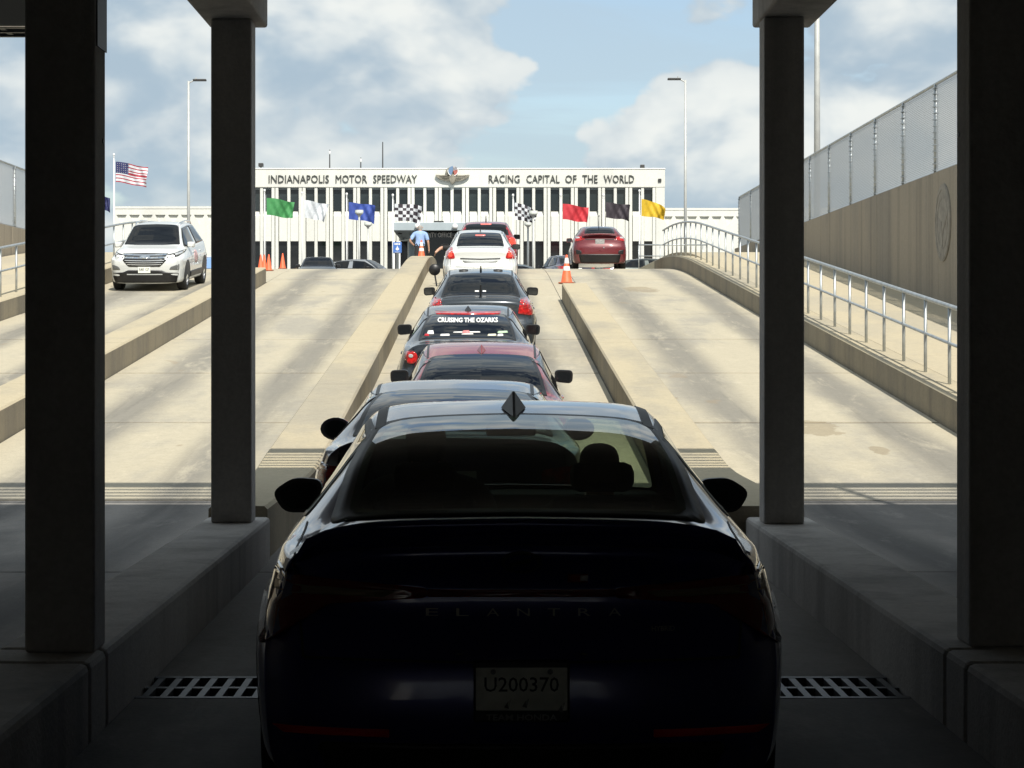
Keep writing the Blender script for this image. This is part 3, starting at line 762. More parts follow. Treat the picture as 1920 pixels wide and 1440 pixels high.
def flagpole(ppx, ball, hx, y0, y1, fx, drop, label, mats, pick, Y=120.0, phase=0.0, amp=0.11, curl=0.0, fs=0.0, ctext=None):
    X = (ppx - CX) * Y / F; k = Y / F; H = CAMZ + (CY - ball) * k - ZU
    t = thing('flagpole', label, 'flag', (X, Y, ZU), group='flags in front of the office building')
    MB().tube([(0, 0, 0), (0, 0, H - 0.1)], [0.045, 0.03], 8).build('pole', M_POLEW, t, smooth=True)
    MB().lathe([(0.0, 0.08), (0.05, 0.06), (0.065, 0.0), (0.05, -0.05), (0.02, -0.09), (0.045, -0.16), (0.0, -0.2)], 12, c=(0, 0, H)).build('finial', M_POLEW, t, smooth=True)
    me = flag_mesh((fx - hx) * k, (y1 - y0) * k, drop * k, phase, mats, pick, amp=amp, curl=curl, fly_shift=fs)
    obj('cloth', me, t, ((hx - ppx) * k, 0, CAMZ + (CY - y0) * k - ZU))
    MB().tube([((hx - ppx) * k * 0.5, 0, 0.9), ((hx - ppx) * k * 0.6, 0, H - 0.25)], 0.008, 5).build('halyard', M_POLEW, t)
    return t
one = lambda u, v: 0
chk = lambda u, v: (int(u * 7) + int(v * 5)) % 2
flagpole(496, 357, 500, 371, 403, 552, 8, 'green flag, leftmost of the coloured flags in front of the building', [FG], one, phase=0.4)
flagpole(566.5, 362, 571, 375, 408, 617, 10, 'plain white flag right of the green flag', [FW], one, phase=1.9, amp=.16, curl=.2)
flagpole(650, 364, 654, 379, 411, 704, 8, 'plain blue flag behind the pale bowl lamp', [FB_], one, phase=3.0)
flagpole(736.5, 366, 740, 382, 414, 791, 4, 'black and white checkered flag over the left of the entrance canopy', [FW, FK], chk, phase=4.2)
flagpole(962, 366, 965, 380, 412, 1008, 12, 'twisted black and white checkered flag right of the red roofed car', [FW, FK], chk, phase=5.4, amp=.2, curl=.1, fs=.3)
flagpole(1051.5, 366, 1055, 382, 411, 1104, 8, 'plain red flag near the dark red hatchback', [FR], one, phase=0.9)
flagpole(1131.5, 366, 1136, 379, 408, 1181, 7, 'plain black flag above the dark red hatchback', [FK], one, phase=2.3)
flagpole(1199, 358, 1203, 373, 405, 1248, 12, 'plain yellow flag, rightmost of the coloured flags', [FY], one, phase=3.7, fs=.35)
def usa(u, v):
    if u < 0.40 and v < 7 / 13: return 2
    return int(v * 13) % 2 == 0 and 1 or 0
us = flagpole(213.5, 290, 217, 303, 341, 278, 12, 'striped flag with navy canton on a tall pole above the white vehicle', [FW, FRD, FN], usa, phase=1.2, Y=126)
del us['group']
star = MB()
for r in range(5):
    for c in range(6):
        star.prism([(0.10 + c * 0.115 + 0.028 * (1 if q % 2 == 0 else .4) * math.sin(q * math.pi / 5), -0.09 - r * 0.115 + 0.028 * (1 if q % 2 == 0 else .4) * math.cos(q * math.pi / 5)) for q in range(10)], 'y', -0.16, -0.15)
# stars follow the waving canton closely enough to sit just in front of it
cl = [c for c in us.children if c.name.startswith('cloth')][0]
bv = BVHTree.FromPolygons([v.co.copy() for v in cl.data.vertices], [tuple(p.vertices) for p in cl.data.polygons])
for i, v in enumerate(star.v):
    h = bv.ray_cast(Vector((v[0], -2, v[2] - 0.12 * v[0])), Vector((0, 1, 0)))[0]
    if h: star.v[i] = (h.x, h.y - 0.012, h.z)
st = star.build('stars', M_WHT, cl); st['kind'] = 'stuff'
flagpole(183, 352, 186, 364, 390, 207.5, 10, 'small dark flag half hidden behind the nearest left column', [FN], one, phase=2.0, Y=126)

# ------------------------------------------------------------------ bowl lamps
def bowl(px, py, w, label, Y=117.0):
    k = Y / F; X = (px - CX) * k; H = CAMZ + (CY - py) * k - ZU; r = w * k / 2
    t = thing('bowl_lamp', label, 'street lamp', (X, Y, ZU), group='pale bowl lamps before the entrance')
    MB().tube([(0, 0, 0), (0, 0, H - r * .7)], 0.05, 8).build('pole', M_POLE, t, smooth=True)
    MB().lathe([(0.05, -r * 1.25), (r * .35, -r * .85), (r * .92, -r * .35)], 16, c=(0, 0, H)).build('collar', M_POLE, t, smooth=True)
    MB().lathe([(r * .92, -r * .36), (r, -r * .1), (r * .97, r * .45), (0, r * .5)], 16, c=(0, 0, H)).build('bowl', mat('lamp_bowl_white', (0.66, 0.69, 0.64), 0.4), t, smooth=False)
bowl(673.5, 397.5, 16, 'taller bowl lamp overlapping the blue flag')
bowl(690, 420, 14.5, 'lower bowl lamp just right of the blue flag')
bowl(1000, 399, 17, 'taller bowl lamp overlapping the right checkered flag', 116)
bowl(990, 420, 13.5, 'lower bowl lamp just below the right checkered flag')

# ------------------------------------------------------------------ traffic cones
def make_cone(h, loc, label):
    t = thing('traffic_cone', label, 'cone', loc, (0, 0, random.uniform(-.2, .2)), group='orange traffic cones'); s = h / 0.72
    MB().box(-.19 * s, .19 * s, -.19 * s, .19 * s, 0, .035 * s).build('base', mat('cone_base', (0.30, 0.09, 0.04), 0.7), t, bevel=0.012)
    R = lambda z: (0.145 - 0.118 * z / 0.72) * s
    MB().lathe([(R(0.03) * 1.12, 0.03 * s), (R(0.05), 0.05 * s), (R(.72), .70 * s), (R(.72) * .7, .72 * s), (0, .72 * s)], 20).build('body', M_ORANGE, t, smooth=True)
    for a, b in ((0.32, 0.43), (0.50, 0.64)):
        MB().lathe([(R(a) + .001, a * s), (R(a) + .003, (a + .004) * s), (R(b) + .003, (b - .004) * s), (R(b) + .001, b * s)], 20).build('stripe', M_CONEW, t, smooth=True)
    return t
make_cone(0.775, (2.21, 61.55, zroad(61.55)), 'large striped orange cone at the end of the right divider')
make_cone(0.70, (-2.17, 79.2, zroad(79.2) + 0.395), 'striped orange cone standing on the left divider in front of the standing man')
for px, Y, hh, l in ((489, 70.5, .47, 'leftmost plain orange cone beside the second left column'), (495.5, 71.5, .46, 'middle plain orange cone of the group by the second left column'),
                 (504, 69.0, .50, 'nearest plain orange cone right of the second left column'), (530, 73.5, .50, 'taller orange cone standing apart, below the green flag')):
    c = make_cone(hh, ((px - CX) * Y / F, Y, zroad(Y)), l)
    for ch in list(c.children):
        if ch.name.startswith('stripe'): bpy.data.objects.remove(ch)

# ------------------------------------------------------------------ sign and planter
k = 112 / F
sg = thing('blue_sign', 'small blue sign with white symbol on two white posts behind a white block', 'sign', ((745 - CX) * k, 112, ZU))
z0, z1 = CAMZ + (CY - 474) * k - ZU, CAMZ + (CY - 454) * k - ZU
MB().box(-.21, .21, 0, 0.03, z0, z1).build('panel', mat('sign_blue', (0.06, 0.16, 0.46), 0.45), sg, bevel=0.01)
for x in (-.20, .07): MB().box(x, x + 0.08, 0.032, 0.10, 0, z1 + 0.06).build('post', M_POLEW, sg)
zm = (z0 + z1) / 2
for i, (a, bb) in enumerate(((-.14, -.10), (-.085, -.03), (-.015, .03), (.045, .07), (.085, .14))):
    MB().box(a, bb, -0.008, 0.0, z1 - 0.13, z1 - 0.055).build('printed_mark', M_WHT, sg)
MB().prism([(0, zm + .10), (.03, zm + .0), (.09, zm - .08), (.03, zm - .14), (-.03, zm - .14), (-.09, zm - .08), (-.03, zm + .0)], 'y', -0.008, 0).build('printed_symbol', M_WHT, sg)
MB().box(-.12, .12, -0.006, 0, z0 + .03, z0 + .045).build('printed_mark', M_WHT, sg)
pl = MB(); pl.prism([(-.42, 0), (.42, 0), (.50, 0.98), (-.44, 0.98)], 'y', 0, 0.8)
o = pl.build('planter', mat('white_paint', (0.80, 0.81, 0.79), 0.5), bevel=0.03); o.location = ((747 - CX) * 108 / F, 108, ZU)
tag(o, 'plain white tapered block in front of the blue sign', 'planter')
# low grey wall by the doorway and a bench-like kerb
o = MB().box(-1.2, 1.2, 0, 0.4, 0, 0.95).build('low_wall', M_GCAN, bevel=0.02); o.location = ((818 - CX) * 110 / F, 110, ZU)
tag(o, 'low grey wall in front of the dark doorway', 'wall')

# ------------------------------------------------------------------ shrubs along the building
def shrub(px, Y, r, h, label, col):
    t = thing('shrub', label, 'shrub', ((px - CX) * Y / F, Y, ZU), group='low plants along the building')
    b = MB(); rnd = random.Random(int(px))
    for i in range(260):
        a = rnd.uniform(0, 6.283); q = r * math.sqrt(rnd.random()); z = h * rnd.random() * (1 - .6 * (q / r) ** 2)
        p = Vector((q * math.cos(a), q * math.sin(a) * .6, z)); d = Vector((rnd.uniform(-.5, .5), rnd.uniform(-.5, .5), 1)).normalized() * rnd.uniform(.12, .3); s = d.orthogonal().normalized() * .03
        b.add([p - s, p + s, p + d], [(0, 1, 2)])
    b.build('foliage', mat('foliage_' + label[:5], col, 0.8, noise=(4, .4)), t, fixn=False)
    MB().tube([(0, 0, 0), (0.03, 0, h * .6)], .03, 6).build('stem', M_DARK, t)
for px, r, h, l, c in ((552, .5, 1.6, 'brown dry grass clump left of the parked cars', (0.20, 0.14, 0.07)), (719, .55, 1.6, 'brown dry shrub right of the silver parked car', (0.17, 0.13, 0.07)),
                       (1018, .9, 1.75, 'green and brown grass clump left of the orange cone', (0.14, 0.15, 0.05)), (1036, .5, 1.7, 'tan grass clump beside the dark parked car', (0.24, 0.17, 0.10)), (978, .5, 1.7, 'small brown shrub right of the white sedan', (0.16, 0.12, 0.07))):
    shrub(px, 126, r, h, l, c)

# ------------------------------------------------------------------ people
def skin_body(name, joints, bones, root, parent=None, sub=2, m=M_SKIN):
    """joints: name -> (pos, radius x, radius y); one continuous surface grown on the skeleton"""
    names = list(joints); ix = {n: i for i, n in enumerate(names)}
    me = bpy.data.meshes.new(name); me.from_pydata([joints[n][0] for n in names], [(ix[a], ix[b]) for a, b in bones], [])
    o = bpy.data.objects.new(name, me); COL.objects.link(o)
    sk = o.modifiers.new('s', 'SKIN'); sk.use_smooth_shade = True
    me.skin_vertices  # layer made by the modifier
    if not me.skin_vertices: me.attributes
    lay = me.skin_vertices[0].data
    for n in names:
        lay[ix[n]].radius = (joints[n][1], joints[n][2]); lay[ix[n]].use_root = (n == root)
    su = o.modifiers.new('u', 'SUBSURF'); su.levels = sub; su.render_levels = sub
    dg = bpy.context.evaluated_depsgraph_get(); dg.update()
    new = bpy.data.meshes.new_from_object(o.evaluated_get(dg)); bpy.data.objects.remove(o)
    new.materials.clear(); new.materials.append(m)
    new.polygons.foreach_set('use_smooth', [True] * len(new.polygons))
    return obj(name, new, parent)
def garment(name, body, keep, thick, m, parent):
    bm = bmesh.new(); bm.from_mesh(body.data); bm.normal_update()
    bmesh.ops.delete(bm, geom=[f for f in bm.faces if not keep(f.calc_center_median())], context='FACES')
    for v in bm.verts: v.co += v.normal * thick
    me = bpy.data.meshes.new(name); bm.to_mesh(me); bm.free(); me.materials.clear(); me.materials.append(m)
    me.polygons.foreach_set('use_smooth', [True] * len(me.polygons))
    return obj(name, me, parent)
def hand(J, Bn, key, wrist, d, side):
    """palm and five short finger chains rooted in it"""
    w = Vector(wrist); d = Vector(d).normalized(); s = Vector((0, 1, 0)) if abs(d.y) < .8 else Vector((1, 0, 0))
    s = (s - d * s.dot(d)).normalized(); palm = w + d * .075
    J[key + 'p'] = (palm, .032, .016); Bn.append((key, key + 'p'))
    for i, (o_, l) in enumerate(((-.028, .065), (-.01, .078), (.01, .074), (.028, .058))):
        a = palm + d * .03 + s * o_; J[f'{key}f{i}'] = (a, .009, .009); e = a + d * l * .55; J[f'{key}g{i}'] = (e, .008, .008)
        h = e + (d * .7 + Vector((side * -.4, 0, 0))) * l * .5; J[f'{key}h{i}'] = (h, .007, .007)
        Bn += [(key + 'p', f'{key}f{i}'), (f'{key}f{i}', f'{key}g{i}'), (f'{key}g{i}', f'{key}h{i}')]
    a = w + d * .035 + s * .035; J[key + 't'] = (a, .011, .011); J[key + 'u'] = (a + (d + s * .6).normalized() * .05, .009, .009)
    Bn += [(key, key + 't'), (key + 't', key + 'u')]
def standing_man():
    s = 1.0
    J = {'pel': ((0, 0, .98), .155, .115), 'wai': ((0, 0.01, 1.12), .155, .115), 'che': ((0, 0, 1.34), .18, .12), 'upc': ((0, -.01, 1.46), .14, .09), 'nec': ((0, .0, 1.545), .056, .056),
         'hd0': ((0, .015, 1.62), .075, .085), 'hd1': ((0, .02, 1.70), .082, .098), 'hd2': ((0, .015, 1.765), .06, .07),
         'ls': ((-.20, 0, 1.45), .062, .062), 'le': ((-.37, -.06, 1.19), .044, .044), 'lw': ((-.22, .07, 1.04), .030, .030),
         'rs': ((.20, 0, 1.45), .062, .062), 're': ((.285, -.02, 1.17), .044, .044), 'rw': ((.315, .06, .93), .030, .030),
         'lh': ((-.10, 0, .93), .10, .10), 'lk': ((-.125, .015, .52), .066, .066), 'la': ((-.135, -.01, .10), .042, .045), 'lt': ((-.15, .15, .045), .045, .035),
         'rh': ((.10, 0, .93), .10, .10), 'rk': ((.125, .02, .52), .066, .066), 'ra': ((.14, -.01, .10), .042, .045), 'rt': ((.16, .15, .045), .045, .035)}
    Bn = [('pel', 'wai'), ('wai', 'che'), ('che', 'upc'), ('upc', 'nec'), ('nec', 'hd0'), ('hd0', 'hd1'), ('hd1', 'hd2'), ('upc', 'ls'), ('ls', 'le'), ('le', 'lw'), ('upc', 'rs'), ('rs', 're'), ('re', 'rw'),
          ('pel', 'lh'), ('lh', 'lk'), ('lk', 'la'), ('la', 'lt'), ('pel', 'rh'), ('rh', 'rk'), ('rk', 'ra'), ('ra', 'rt')]
    hand(J, Bn, 'lw', J['lw'][0], (.75, .15, -.35), -1); hand(J, Bn, 'rw', J['rw'][0], (.05, .2, -1), 1)
    return J, Bn
def man(label, loc, rotz, parts=True):
    t = thing('person', label, 'person', loc, (0, 0, rotz))
    J, Bn = standing_man(); b = skin_body('body', J, Bn, 'pel', t)
    arm = lambda c: abs(c.x) > .335 or (abs(c.x) > .20 and c.z < 1.235)
    garment('shirt', b, lambda c: 1.03 < c.z < 1.535 and not arm(c) , .022, M_SHIRT, t)
    garment('trousers', b, lambda c: .09 < c.z < 1.075 and abs(c.x) < .235 and not (c.z > .74 and abs(c.x) > .215), .018, M_TROUS, t)
    garment('belt', b, lambda c: 1.045 < c.z < 1.085 and abs(c.x) < .22, .030, M_BLK, t)
    garment('hair', b, lambda c: c.z > 1.60 and (c.y < .02 or c.z > 1.76) and not (c.z > 1.775 and c.y > -.02), .006, M_HAIR, t)
    garment('shoes', b, lambda c: c.z < .11, .012, M_BLK, t)
    for sx in (-1, 1): MB().lathe([(0, -.012), (.028, -.006), (.032, .006), (.012, .012)], 10).build('ear', M_SKIN, t, smooth=True).matrix_local = Matrix.Translation((sx * .088, .02, 1.68)) @ Matrix.Rotation(sx * 1.35, 4, 'Y')
    return t
man('man in light blue shirt and dark trousers seen from behind, hand on hip', (-2.30, 82.2, ZU), 0.05)
cb = thing('cooler', 'light blue box with white lid on the ground behind the white oncoming vehicle', 'cooler', ((389 - CX) * 75 / F, 75, zroad(75)))
MB().box(-.16, .16, -.2, .2, 0, .36).build('tub', mat('cooler_blue', (.22, .38, .68), .5), cb, bevel=.03)
MB().box(-.17, .17, -.21, .21, .36, .41).build('lid', mat('cooler_lid', (.45, .58, .78), .5), cb, bevel=.015)
MB().tube([(-.17, -.1, .30), (-.2, -.1, .33), (-.2, .1, .33), (-.17, .1, .30)], .012, 6).build('handle', M_POLEW, cb)
# ------------------------------------------------------------------ car bodies
def qbspline(pts, per=5):
    """quadratic B-spline through a control polygon, clamped at both ends"""
    P = [Vector((p[0], p[1])) for p in pts]; out = [P[0]]
    n = len(P)
    for i in range(1, n - 1):
        a = P[0] if i == 1 else (P[i - 1] + P[i]) / 2; c = P[-1] if i == n - 2 else (P[i] + P[i + 1]) / 2
        for k in range(1, per + 1):
            t = k / per; out.append(a * (1 - t) ** 2 + P[i] * 2 * t * (1 - t) + c * t * t)
    return out
def rear_glass_keys(): pass

class Car:
    """lofted body shell in local space: y = 0 at the rear bumper, y = L at the nose, z = 0 on the ground"""
    def __init__(s, L, H, W, zt, wr, zb, wb, ws, zs=0.68, crown=0.045, zf=0.22, rear=None, front=None, plan_r=0.16, plan_f=0.30, dens=0.06):
        s.L, s.H, s.W = L, H, W
        f_zt, f_wr, f_zb, f_wb, f_ws = pchip(zt), pchip(wr), pchip(zb), pchip(wb), pchip(ws)
        f_rear = pchip(rear or [(0, .06), (.3, .02), (.55, 0), (.68, .02), (.74, .07), (.95, .09), (1.05, .06), (1.5, .06)])
        f_front = pchip(front or [(0, .10), (.35, .02), (.55, 0), (.75, .06), (1.0, .14), (1.6, .2)])
        s.zt = f_zt
        def ring(y):
            zt_, wr_, zb_, wb_, ws_ = f_zt(y), f_wr(y), f_zb(y), f_wb(y), f_ws(y)
            zb_ = min(zb_, zt_ - crown - 0.02); zr = zt_ - crown
            return [(0, zf), (ws_ * .86, zf), (ws_ * .97, zf + .05), (ws_ * .99, .45), (ws_, zs - .04), (ws_ * .992, zs + .06), (wb_ + .015, zb_ - .03), (wb_, zb_),
                    (wr_ + (wb_ - wr_) * .30, zr - (zr - zb_) * .30), (wr_ + .01, zr - .01), (wr_ - .07, zr + crown * .55), (wr_ * .55, zt_ - crown * .10), (0, zt_)]
        ys = []
        RR = 0.10
        n = int(L / dens)
        for k in range(n + 1): ys.append(RR + (L - 2 * RR) * k / n)
        rows = []
        def add(y, inset):
            q = qbspline(ring(y), 4); zc = 0.62
            if inset: q = [Vector((max(0, p.x - inset * min(1, p.x / .15)), p.y + (inset * .8 if p.y < zc else -inset * .8) * min(1, abs(p.y - zc) / .1))) for p in q]
            rows.append((y, q))
        for k in range(6): a = math.pi / 2 * k / 6; add(RR * (1 - math.sin(a)), RR * (1 - math.cos(a)) * 0 + RR * .0 + (RR * .75) * (1 - math.cos(math.pi / 2 - a)) )
        rows = rows[:0]
        for k in range(5):
            a = math.pi / 2 * k / 5; add(RR * (1 - math.sin(a)), 0.075 * (1 - math.cos(math.pi / 2 - a)) if False else 0.075 * (1 - math.sin(a)) ** 1.6)
        for y in ys: add(y, 0)
        for k in range(4, -1, -1):
            a = math.pi / 2 * k / 5; add(L - RR * (1 - math.sin(a)), 0.075 * (1 - math.sin(a)) ** 1.6)
        rows.sort(key=lambda r: r[0])
        # end caps: shrink the end sections to the middle
        def cap(row, y):
            out = []
            for k in (0.86, 0.70, 0.52, 0.34, 0.16, 0.02):
                out.append((y, [Vector((p.x * k, 0.62 + (p.y - 0.62) * (k ** .8 if False else k))) for p in row]))
            return out
        head = cap(rows[0][1], 0.0)[::-1]; tail = cap(rows[-1][1], L)
        allr = head + rows + tail
        def bend(x, y, z):
            w = max(0, 1 - y / 0.7); w2 = max(0, 1 - (L - y) / 0.9)
            y2 = y + w * w * (f_rear(z) + plan_r * (abs(x) / W) ** 3) - w2 * w2 * (f_front(z) + plan_f * (abs(x) / W) ** 2.6)
            return Vector((x, y2, z))
        V = []; Fc = []
        m = len(allr[0][1])
        for (y, q) in allr:
            for p in q: V.append(bend(p.x, y, p.y))
            for p in q[-2:0:-1]: V.append(bend(-p.x, y, p.y))
        N = 2 * m - 2
        for i in range(len(allr) - 1):
            for k in range(N):
                Fc.append((i * N + k, i * N + (k + 1) % N, (i + 1) * N + (k + 1) % N, (i + 1) * N + k))
        s.V, s.F = V, Fc
        s.bvh = BVHTree.FromPolygons(V, Fc)
    DIRS = {'rear': ((0, -3), Vector((0, 1, 0))), 'front': ((0, 3), Vector((0, -1, 0))), 'top': None}
    def hit(s, u, v, proj, off=0.0):
        if proj == 'rear': o, d = Vector((u, -2, v)), Vector((0, 1, 0))
        elif proj == 'front': o, d = Vector((u, s.L + 2, v)), Vector((0, -1, 0))
        elif proj == 'top': o, d = Vector((u, v, 4)), Vector((0, 0, -1))
        elif proj == 'right': o, d = Vector((3, u, v)), Vector((-1, 0, 0))
        else: o, d = Vector((-3, u, v)), Vector((1, 0, 0))
        h, n, i, t = s.bvh.ray_cast(o, d)
        if h is None:
            h, n, i, t = s.bvh.find_nearest(o + d * (2 if proj in ('rear', 'front') else 2.2))
        if n.dot(d) > 0: n = -n
        return h + n * off
    def decal(s, name, outline, proj, m, parent, off=0.004, rings=7, k0=1.0, k1=0.0, skirt=True, centre=None):
        """patch of surface that follows the body: the outline is shrunk ring by ring and dropped on the shell"""
        c = centre or (sum(p[0] for p in outline) / len(outline), sum(p[1] for p in outline) / len(outline))
        n = len(outline); b = MB(); ks = [k0 + (k1 - k0) * j / rings for j in range(rings + 1)]
        offs = [off] * (rings + 1)
        if skirt: ks = [ks[0]] + ks; offs = [-0.006] + offs
        for k, of in zip(ks, offs):
            kk = max(k, 0.002)
            for p in outline: b.v.append(tuple(s.hit(c[0] + (p[0] - c[0]) * kk, c[1] + (p[1] - c[1]) * kk, proj, of)))
        for j in range(len(ks) - 1):
            for i in range(n):
                b.f.append([j * n + i, j * n + (i + 1) % n, (j + 1) * n + (i + 1) % n, (j + 1) * n + i]); b.m.append(0)
        if k1 > 0.01 and skirt:
            pass
        return b.build(name, m, parent, smooth=True)
    def ribbon(s, name, pts, proj, w, m, parent, off=0.004, n=24):
        """thin strip laid on the shell along a polyline"""
        b = MB(); P = [Vector((p[0], p[1])) for p in pts]; path = []
        for a, c in zip(P[:-1], P[1:]):
            for k in range(n): path.append(a + (c - a) * k / n)
        path.append(P[-1]); rows = []
        for i, p in enumerate(path):
            d = (path[min(i + 1, len(path) - 1)] - path[max(i - 1, 0)]).normalized(); q = Vector((-d.y, d.x)) * w / 2
            rows.append([s.hit(p.x + q.x, p.y + q.y, proj, -0.004), s.hit(p.x + q.x, p.y + q.y, proj, off), s.hit(p.x - q.x, p.y - q.y, proj, off), s.hit(p.x - q.x, p.y - q.y, proj, -0.004)])
        return b.sheet(rows).build(name, m, parent, smooth=False)
    def text(s, name, body, cx, cz, h, width, proj, m, parent, off=0.007, bold=0.01, inv=False):
        me = text_mesh(body, h, bold, 0, width=width); sg = -1 if proj == 'front' else 1
        for v in me.vertices: v.co = s.hit(cx + sg * v.co.x, cz + v.co.y, proj, off)
        me.materials.append(m); return obj(name, me, parent)
    def body(s, name, m, parent, holes=()):
        """the painted shell; holes = list of (outline, proj) cut out where panes sit"""
        Fc = s.F
        if holes:
            keep = []
            for f in Fc:
                c = sum((s.V[i] for i in f), Vector()) / 4; nn = (s.V[f[1]] - s.V[f[0]]).cross(s.V[f[2]] - s.V[f[1]])
                cut = False
                for ol, proj in holes:
                    if proj == 'top': u, v, ok = c.x, c.y, c.z > .9
                    elif proj == 'right': u, v, ok = c.y, c.z, c.x > .4
                    elif proj == 'left': u, v, ok = c.y, c.z, c.x < -.4
                    elif proj == 'rear': u, v, ok = c.x, c.z, c.y < s.L * .4
                    else: u, v, ok = c.x, c.z, c.y > s.L * .6
                    if ok and inside(u, v, ol): cut = True; break
                if not cut: keep.append(f)
            Fc = keep
        b = MB(); b.v = [tuple(v) for v in s.V]; b.f = [list(f) for f in Fc]; b.m = [0] * len(Fc)
        return b.build(name, m, parent, smooth=True)
def inside(x, y, poly):
    c = False; j = len(poly) - 1
    for i in range(len(poly)):
        xi, yi = poly[i]; xj, yj = poly[j]
        if (yi > y) != (yj > y) and x < (xj - xi) * (y - yi) / (yj - yi) + xi: c = not c
        j = i
    return c
def rpoly(pts, r=0.05, n=4, seg=0.12):
    """round the corners of a polygon and add points along its sides"""
    P = [Vector(p) for p in pts]; out = []
    N = len(P)
    for i in range(N):
        a, b, c = P[i - 1], P[i], P[(i + 1) % N]; ra = min(r, (a - b).length * .45); rc = min(r, (c - b).length * .45)
        s, e = b + (a - b).normalized() * ra, b + (c - b).normalized() * rc
        for k in range(n + 1):
            t = k / n; out.append(s * (1 - t) ** 2 + b * 2 * t * (1 - t) + e * t * t)
        nx = P[(i + 2) % N]; ln = (c - b).length; r2 = min(r, ln * .45)
        e2 = c + (b - c).normalized() * r2; d = (e2 - e).length; m = int(d / seg)
        for k in range(1, m + 1): out.append(e + (e2 - e) * k / (m + 1))
    return [(p.x, p.y) for p in out]
def mirror_poly(half): return half + [(-x, y) for x, y in reversed(half)]

WHEEL = {}
def wheel_mesh(r, w):
    key = (r, w)
    if key not in WHEEL:
        ty = MB().lathe([(r * .66, -w / 2), (r * .92, -w / 2), (r * .985, -w * .40), (r, -w * .25), (r, w * .25), (r * .985, w * .40), (r * .92, w / 2), (r * .66, w / 2)], 36).mesh('tyre', M_RUB, smooth=True)
        rim = MB(); rim.lathe([(r * .67, -w * .47), (r * .62, -w * .42), (r * .58, -w * .2), (r * .58, w * .2)], 30)
        rim.lathe([(0, -w * .36), (.05, -w * .36), (.06, -w * .30), (.06, 0)], 14)
        for k in range(10):
            a = k * math.pi / 5; ca, sa = math.cos(a), math.sin(a)
            def T(u, v, z): return (u * ca - v * sa, u * sa + v * ca, z)
            rim.add([T(.05, -.022, -w * .34), T(.05, .022, -w * .34), T(r * .63, .014, -w * .42), T(r * .63, -.014, -w * .42), T(.05, -.022, -w * .22), T(.05, .022, -w * .22), T(r * .63, .014, -w * .3), T(r * .63, -.014, -w * .3)],
                    [(0, 1, 2, 3), (4, 7, 6, 5), (0, 4, 5, 1), (1, 5, 6, 2), (2, 6, 7, 3), (3, 7, 4, 0)])
        WHEEL[key] = (ty, rim.mesh('rim', M_RIM, smooth=False), MB().lathe([(0, 0.0), (r * .6, 0.0), (r * .6, 0.02)], 20).mesh('brake_disc', M_DARK))
    return WHEEL[key]
def add_wheels(car, t, yr, yf, r=0.33, w=0.22, x=None):
    x = x or car.W - w / 2 - 0.02
    for sy in (yr, yf):
        for sx in (-1, 1):
            ty, ri, di = wheel_mesh(r, w)
            o = obj('wheel', None, t, (sx * x, sy, r)); o.rotation_euler = (0, sx * math.radians(90) * -1 if False else (math.radians(-90) if sx > 0 else math.radians(90)), 0)
            obj('tyre', ty, o); obj('rim', ri, o); obj('brake_disc', di, o)
            pr = 'right' if sx > 0 else 'left'
            arc = [(sy + (r + .055) * math.cos(a), r + (r + .055) * math.sin(a)) for a in [math.pi * (-.12 + 1.24 * k / 22) for k in range(23)]]
            b = MB(); rows = []
            for (yy, zz) in arc:
                zz = max(zz, .24); k = .90
                p0 = car.hit(yy, zz, pr, .006); p1 = car.hit(sy + (yy - sy) * k, max(.24, r + (zz - r) * k), pr, .006)
                rows.append([car.hit(yy, zz, pr, -.01), p0, p1, Vector((p1.x - sx * .12, p1.y, p1.z))])
            b.sheet(rows).build('wheel_arch', M_BLK, t, smooth=True)
            dk = MB(); c0 = car.hit(sy, r + .05, pr, .003)
            ring_ = [car.hit(sy + (yy - sy) * .93, max(.23, r + (zz - r) * .93), pr, .003) for yy, zz in arc]
            mid = [car.hit(sy + (yy - sy) * .5, max(.23, r + (zz - r) * .5), pr, .003) for yy, zz in arc]
            dk.sheet([ring_, mid]); dk.sheet([mid, [c0] * len(mid)]); dk.build('arch_liner', M_INK, t)
def mirror(car, t, y, z, poly, m, depth=0.10, xin=None, glass=True):
    """door mirrors: outline in (outwards, up), extruded fore and aft and rounded"""
    for sx in (-1, 1):
        h = car.hit(y, z, 'right' if sx > 0 else 'left', 0)
        o = obj('door_mirror', None, t, (h.x + sx * 0.025, y, z))
        P = [(sx * u, v) for u, v in poly]
        b = MB(); n = len(P)
        ins = lambda k: [(P[i][0] * k + (1 - k) * sx * .1, P[i][1] * k) for i in range(n)]
        vs = []; 
        for yy, kk in ((-.035, .93), (-.03, 1.0), (.03, 1.0), (depth * .7, .86), (depth, .55)):
            vs += [(u, yy, v) for u, v in ins(kk)]
        fs = [tuple(range(n)), tuple(range(5 * n - 1, 4 * n - 1, -1))]
        for j in range(4):
            for i in range(n): fs.append((j * n + i, j * n + (i + 1) % n, (j + 1) * n + (i + 1) % n, (j + 1) * n + i))
        b.add(vs, fs); b.build('housing', m, o, smooth=False, bevel=0.006)
        MB().tube([(-sx * .09, .03, -.05), (sx * .05, .02, -.035)], .022, 8).build('stalk', M_BLK, o)
        if glass:
            g = MB(); g.add([(u, -.0385, v) for u, v in ins(.78)], [tuple(range(n))]); g.build('mirror_glass', M_CHRD, o)
M_CHRD = mat('mirror_glass', (0.10, 0.11, 0.12), 0.04, 0.9)
RECT = [(0.0, .055), (.03, .075), (.18, .07), (.205, .045), (.20, -.05), (.17, -.075), (.03, -.06), (0, -.04)]
HEX = [(0.0, .07), (.13, .078), (.225, .015), (.17, -.075), (.03, -.075), (0, -.05)]
HEX, RECT = rpoly(HEX, .04, 4, 1), rpoly(RECT, .03, 3, 1)
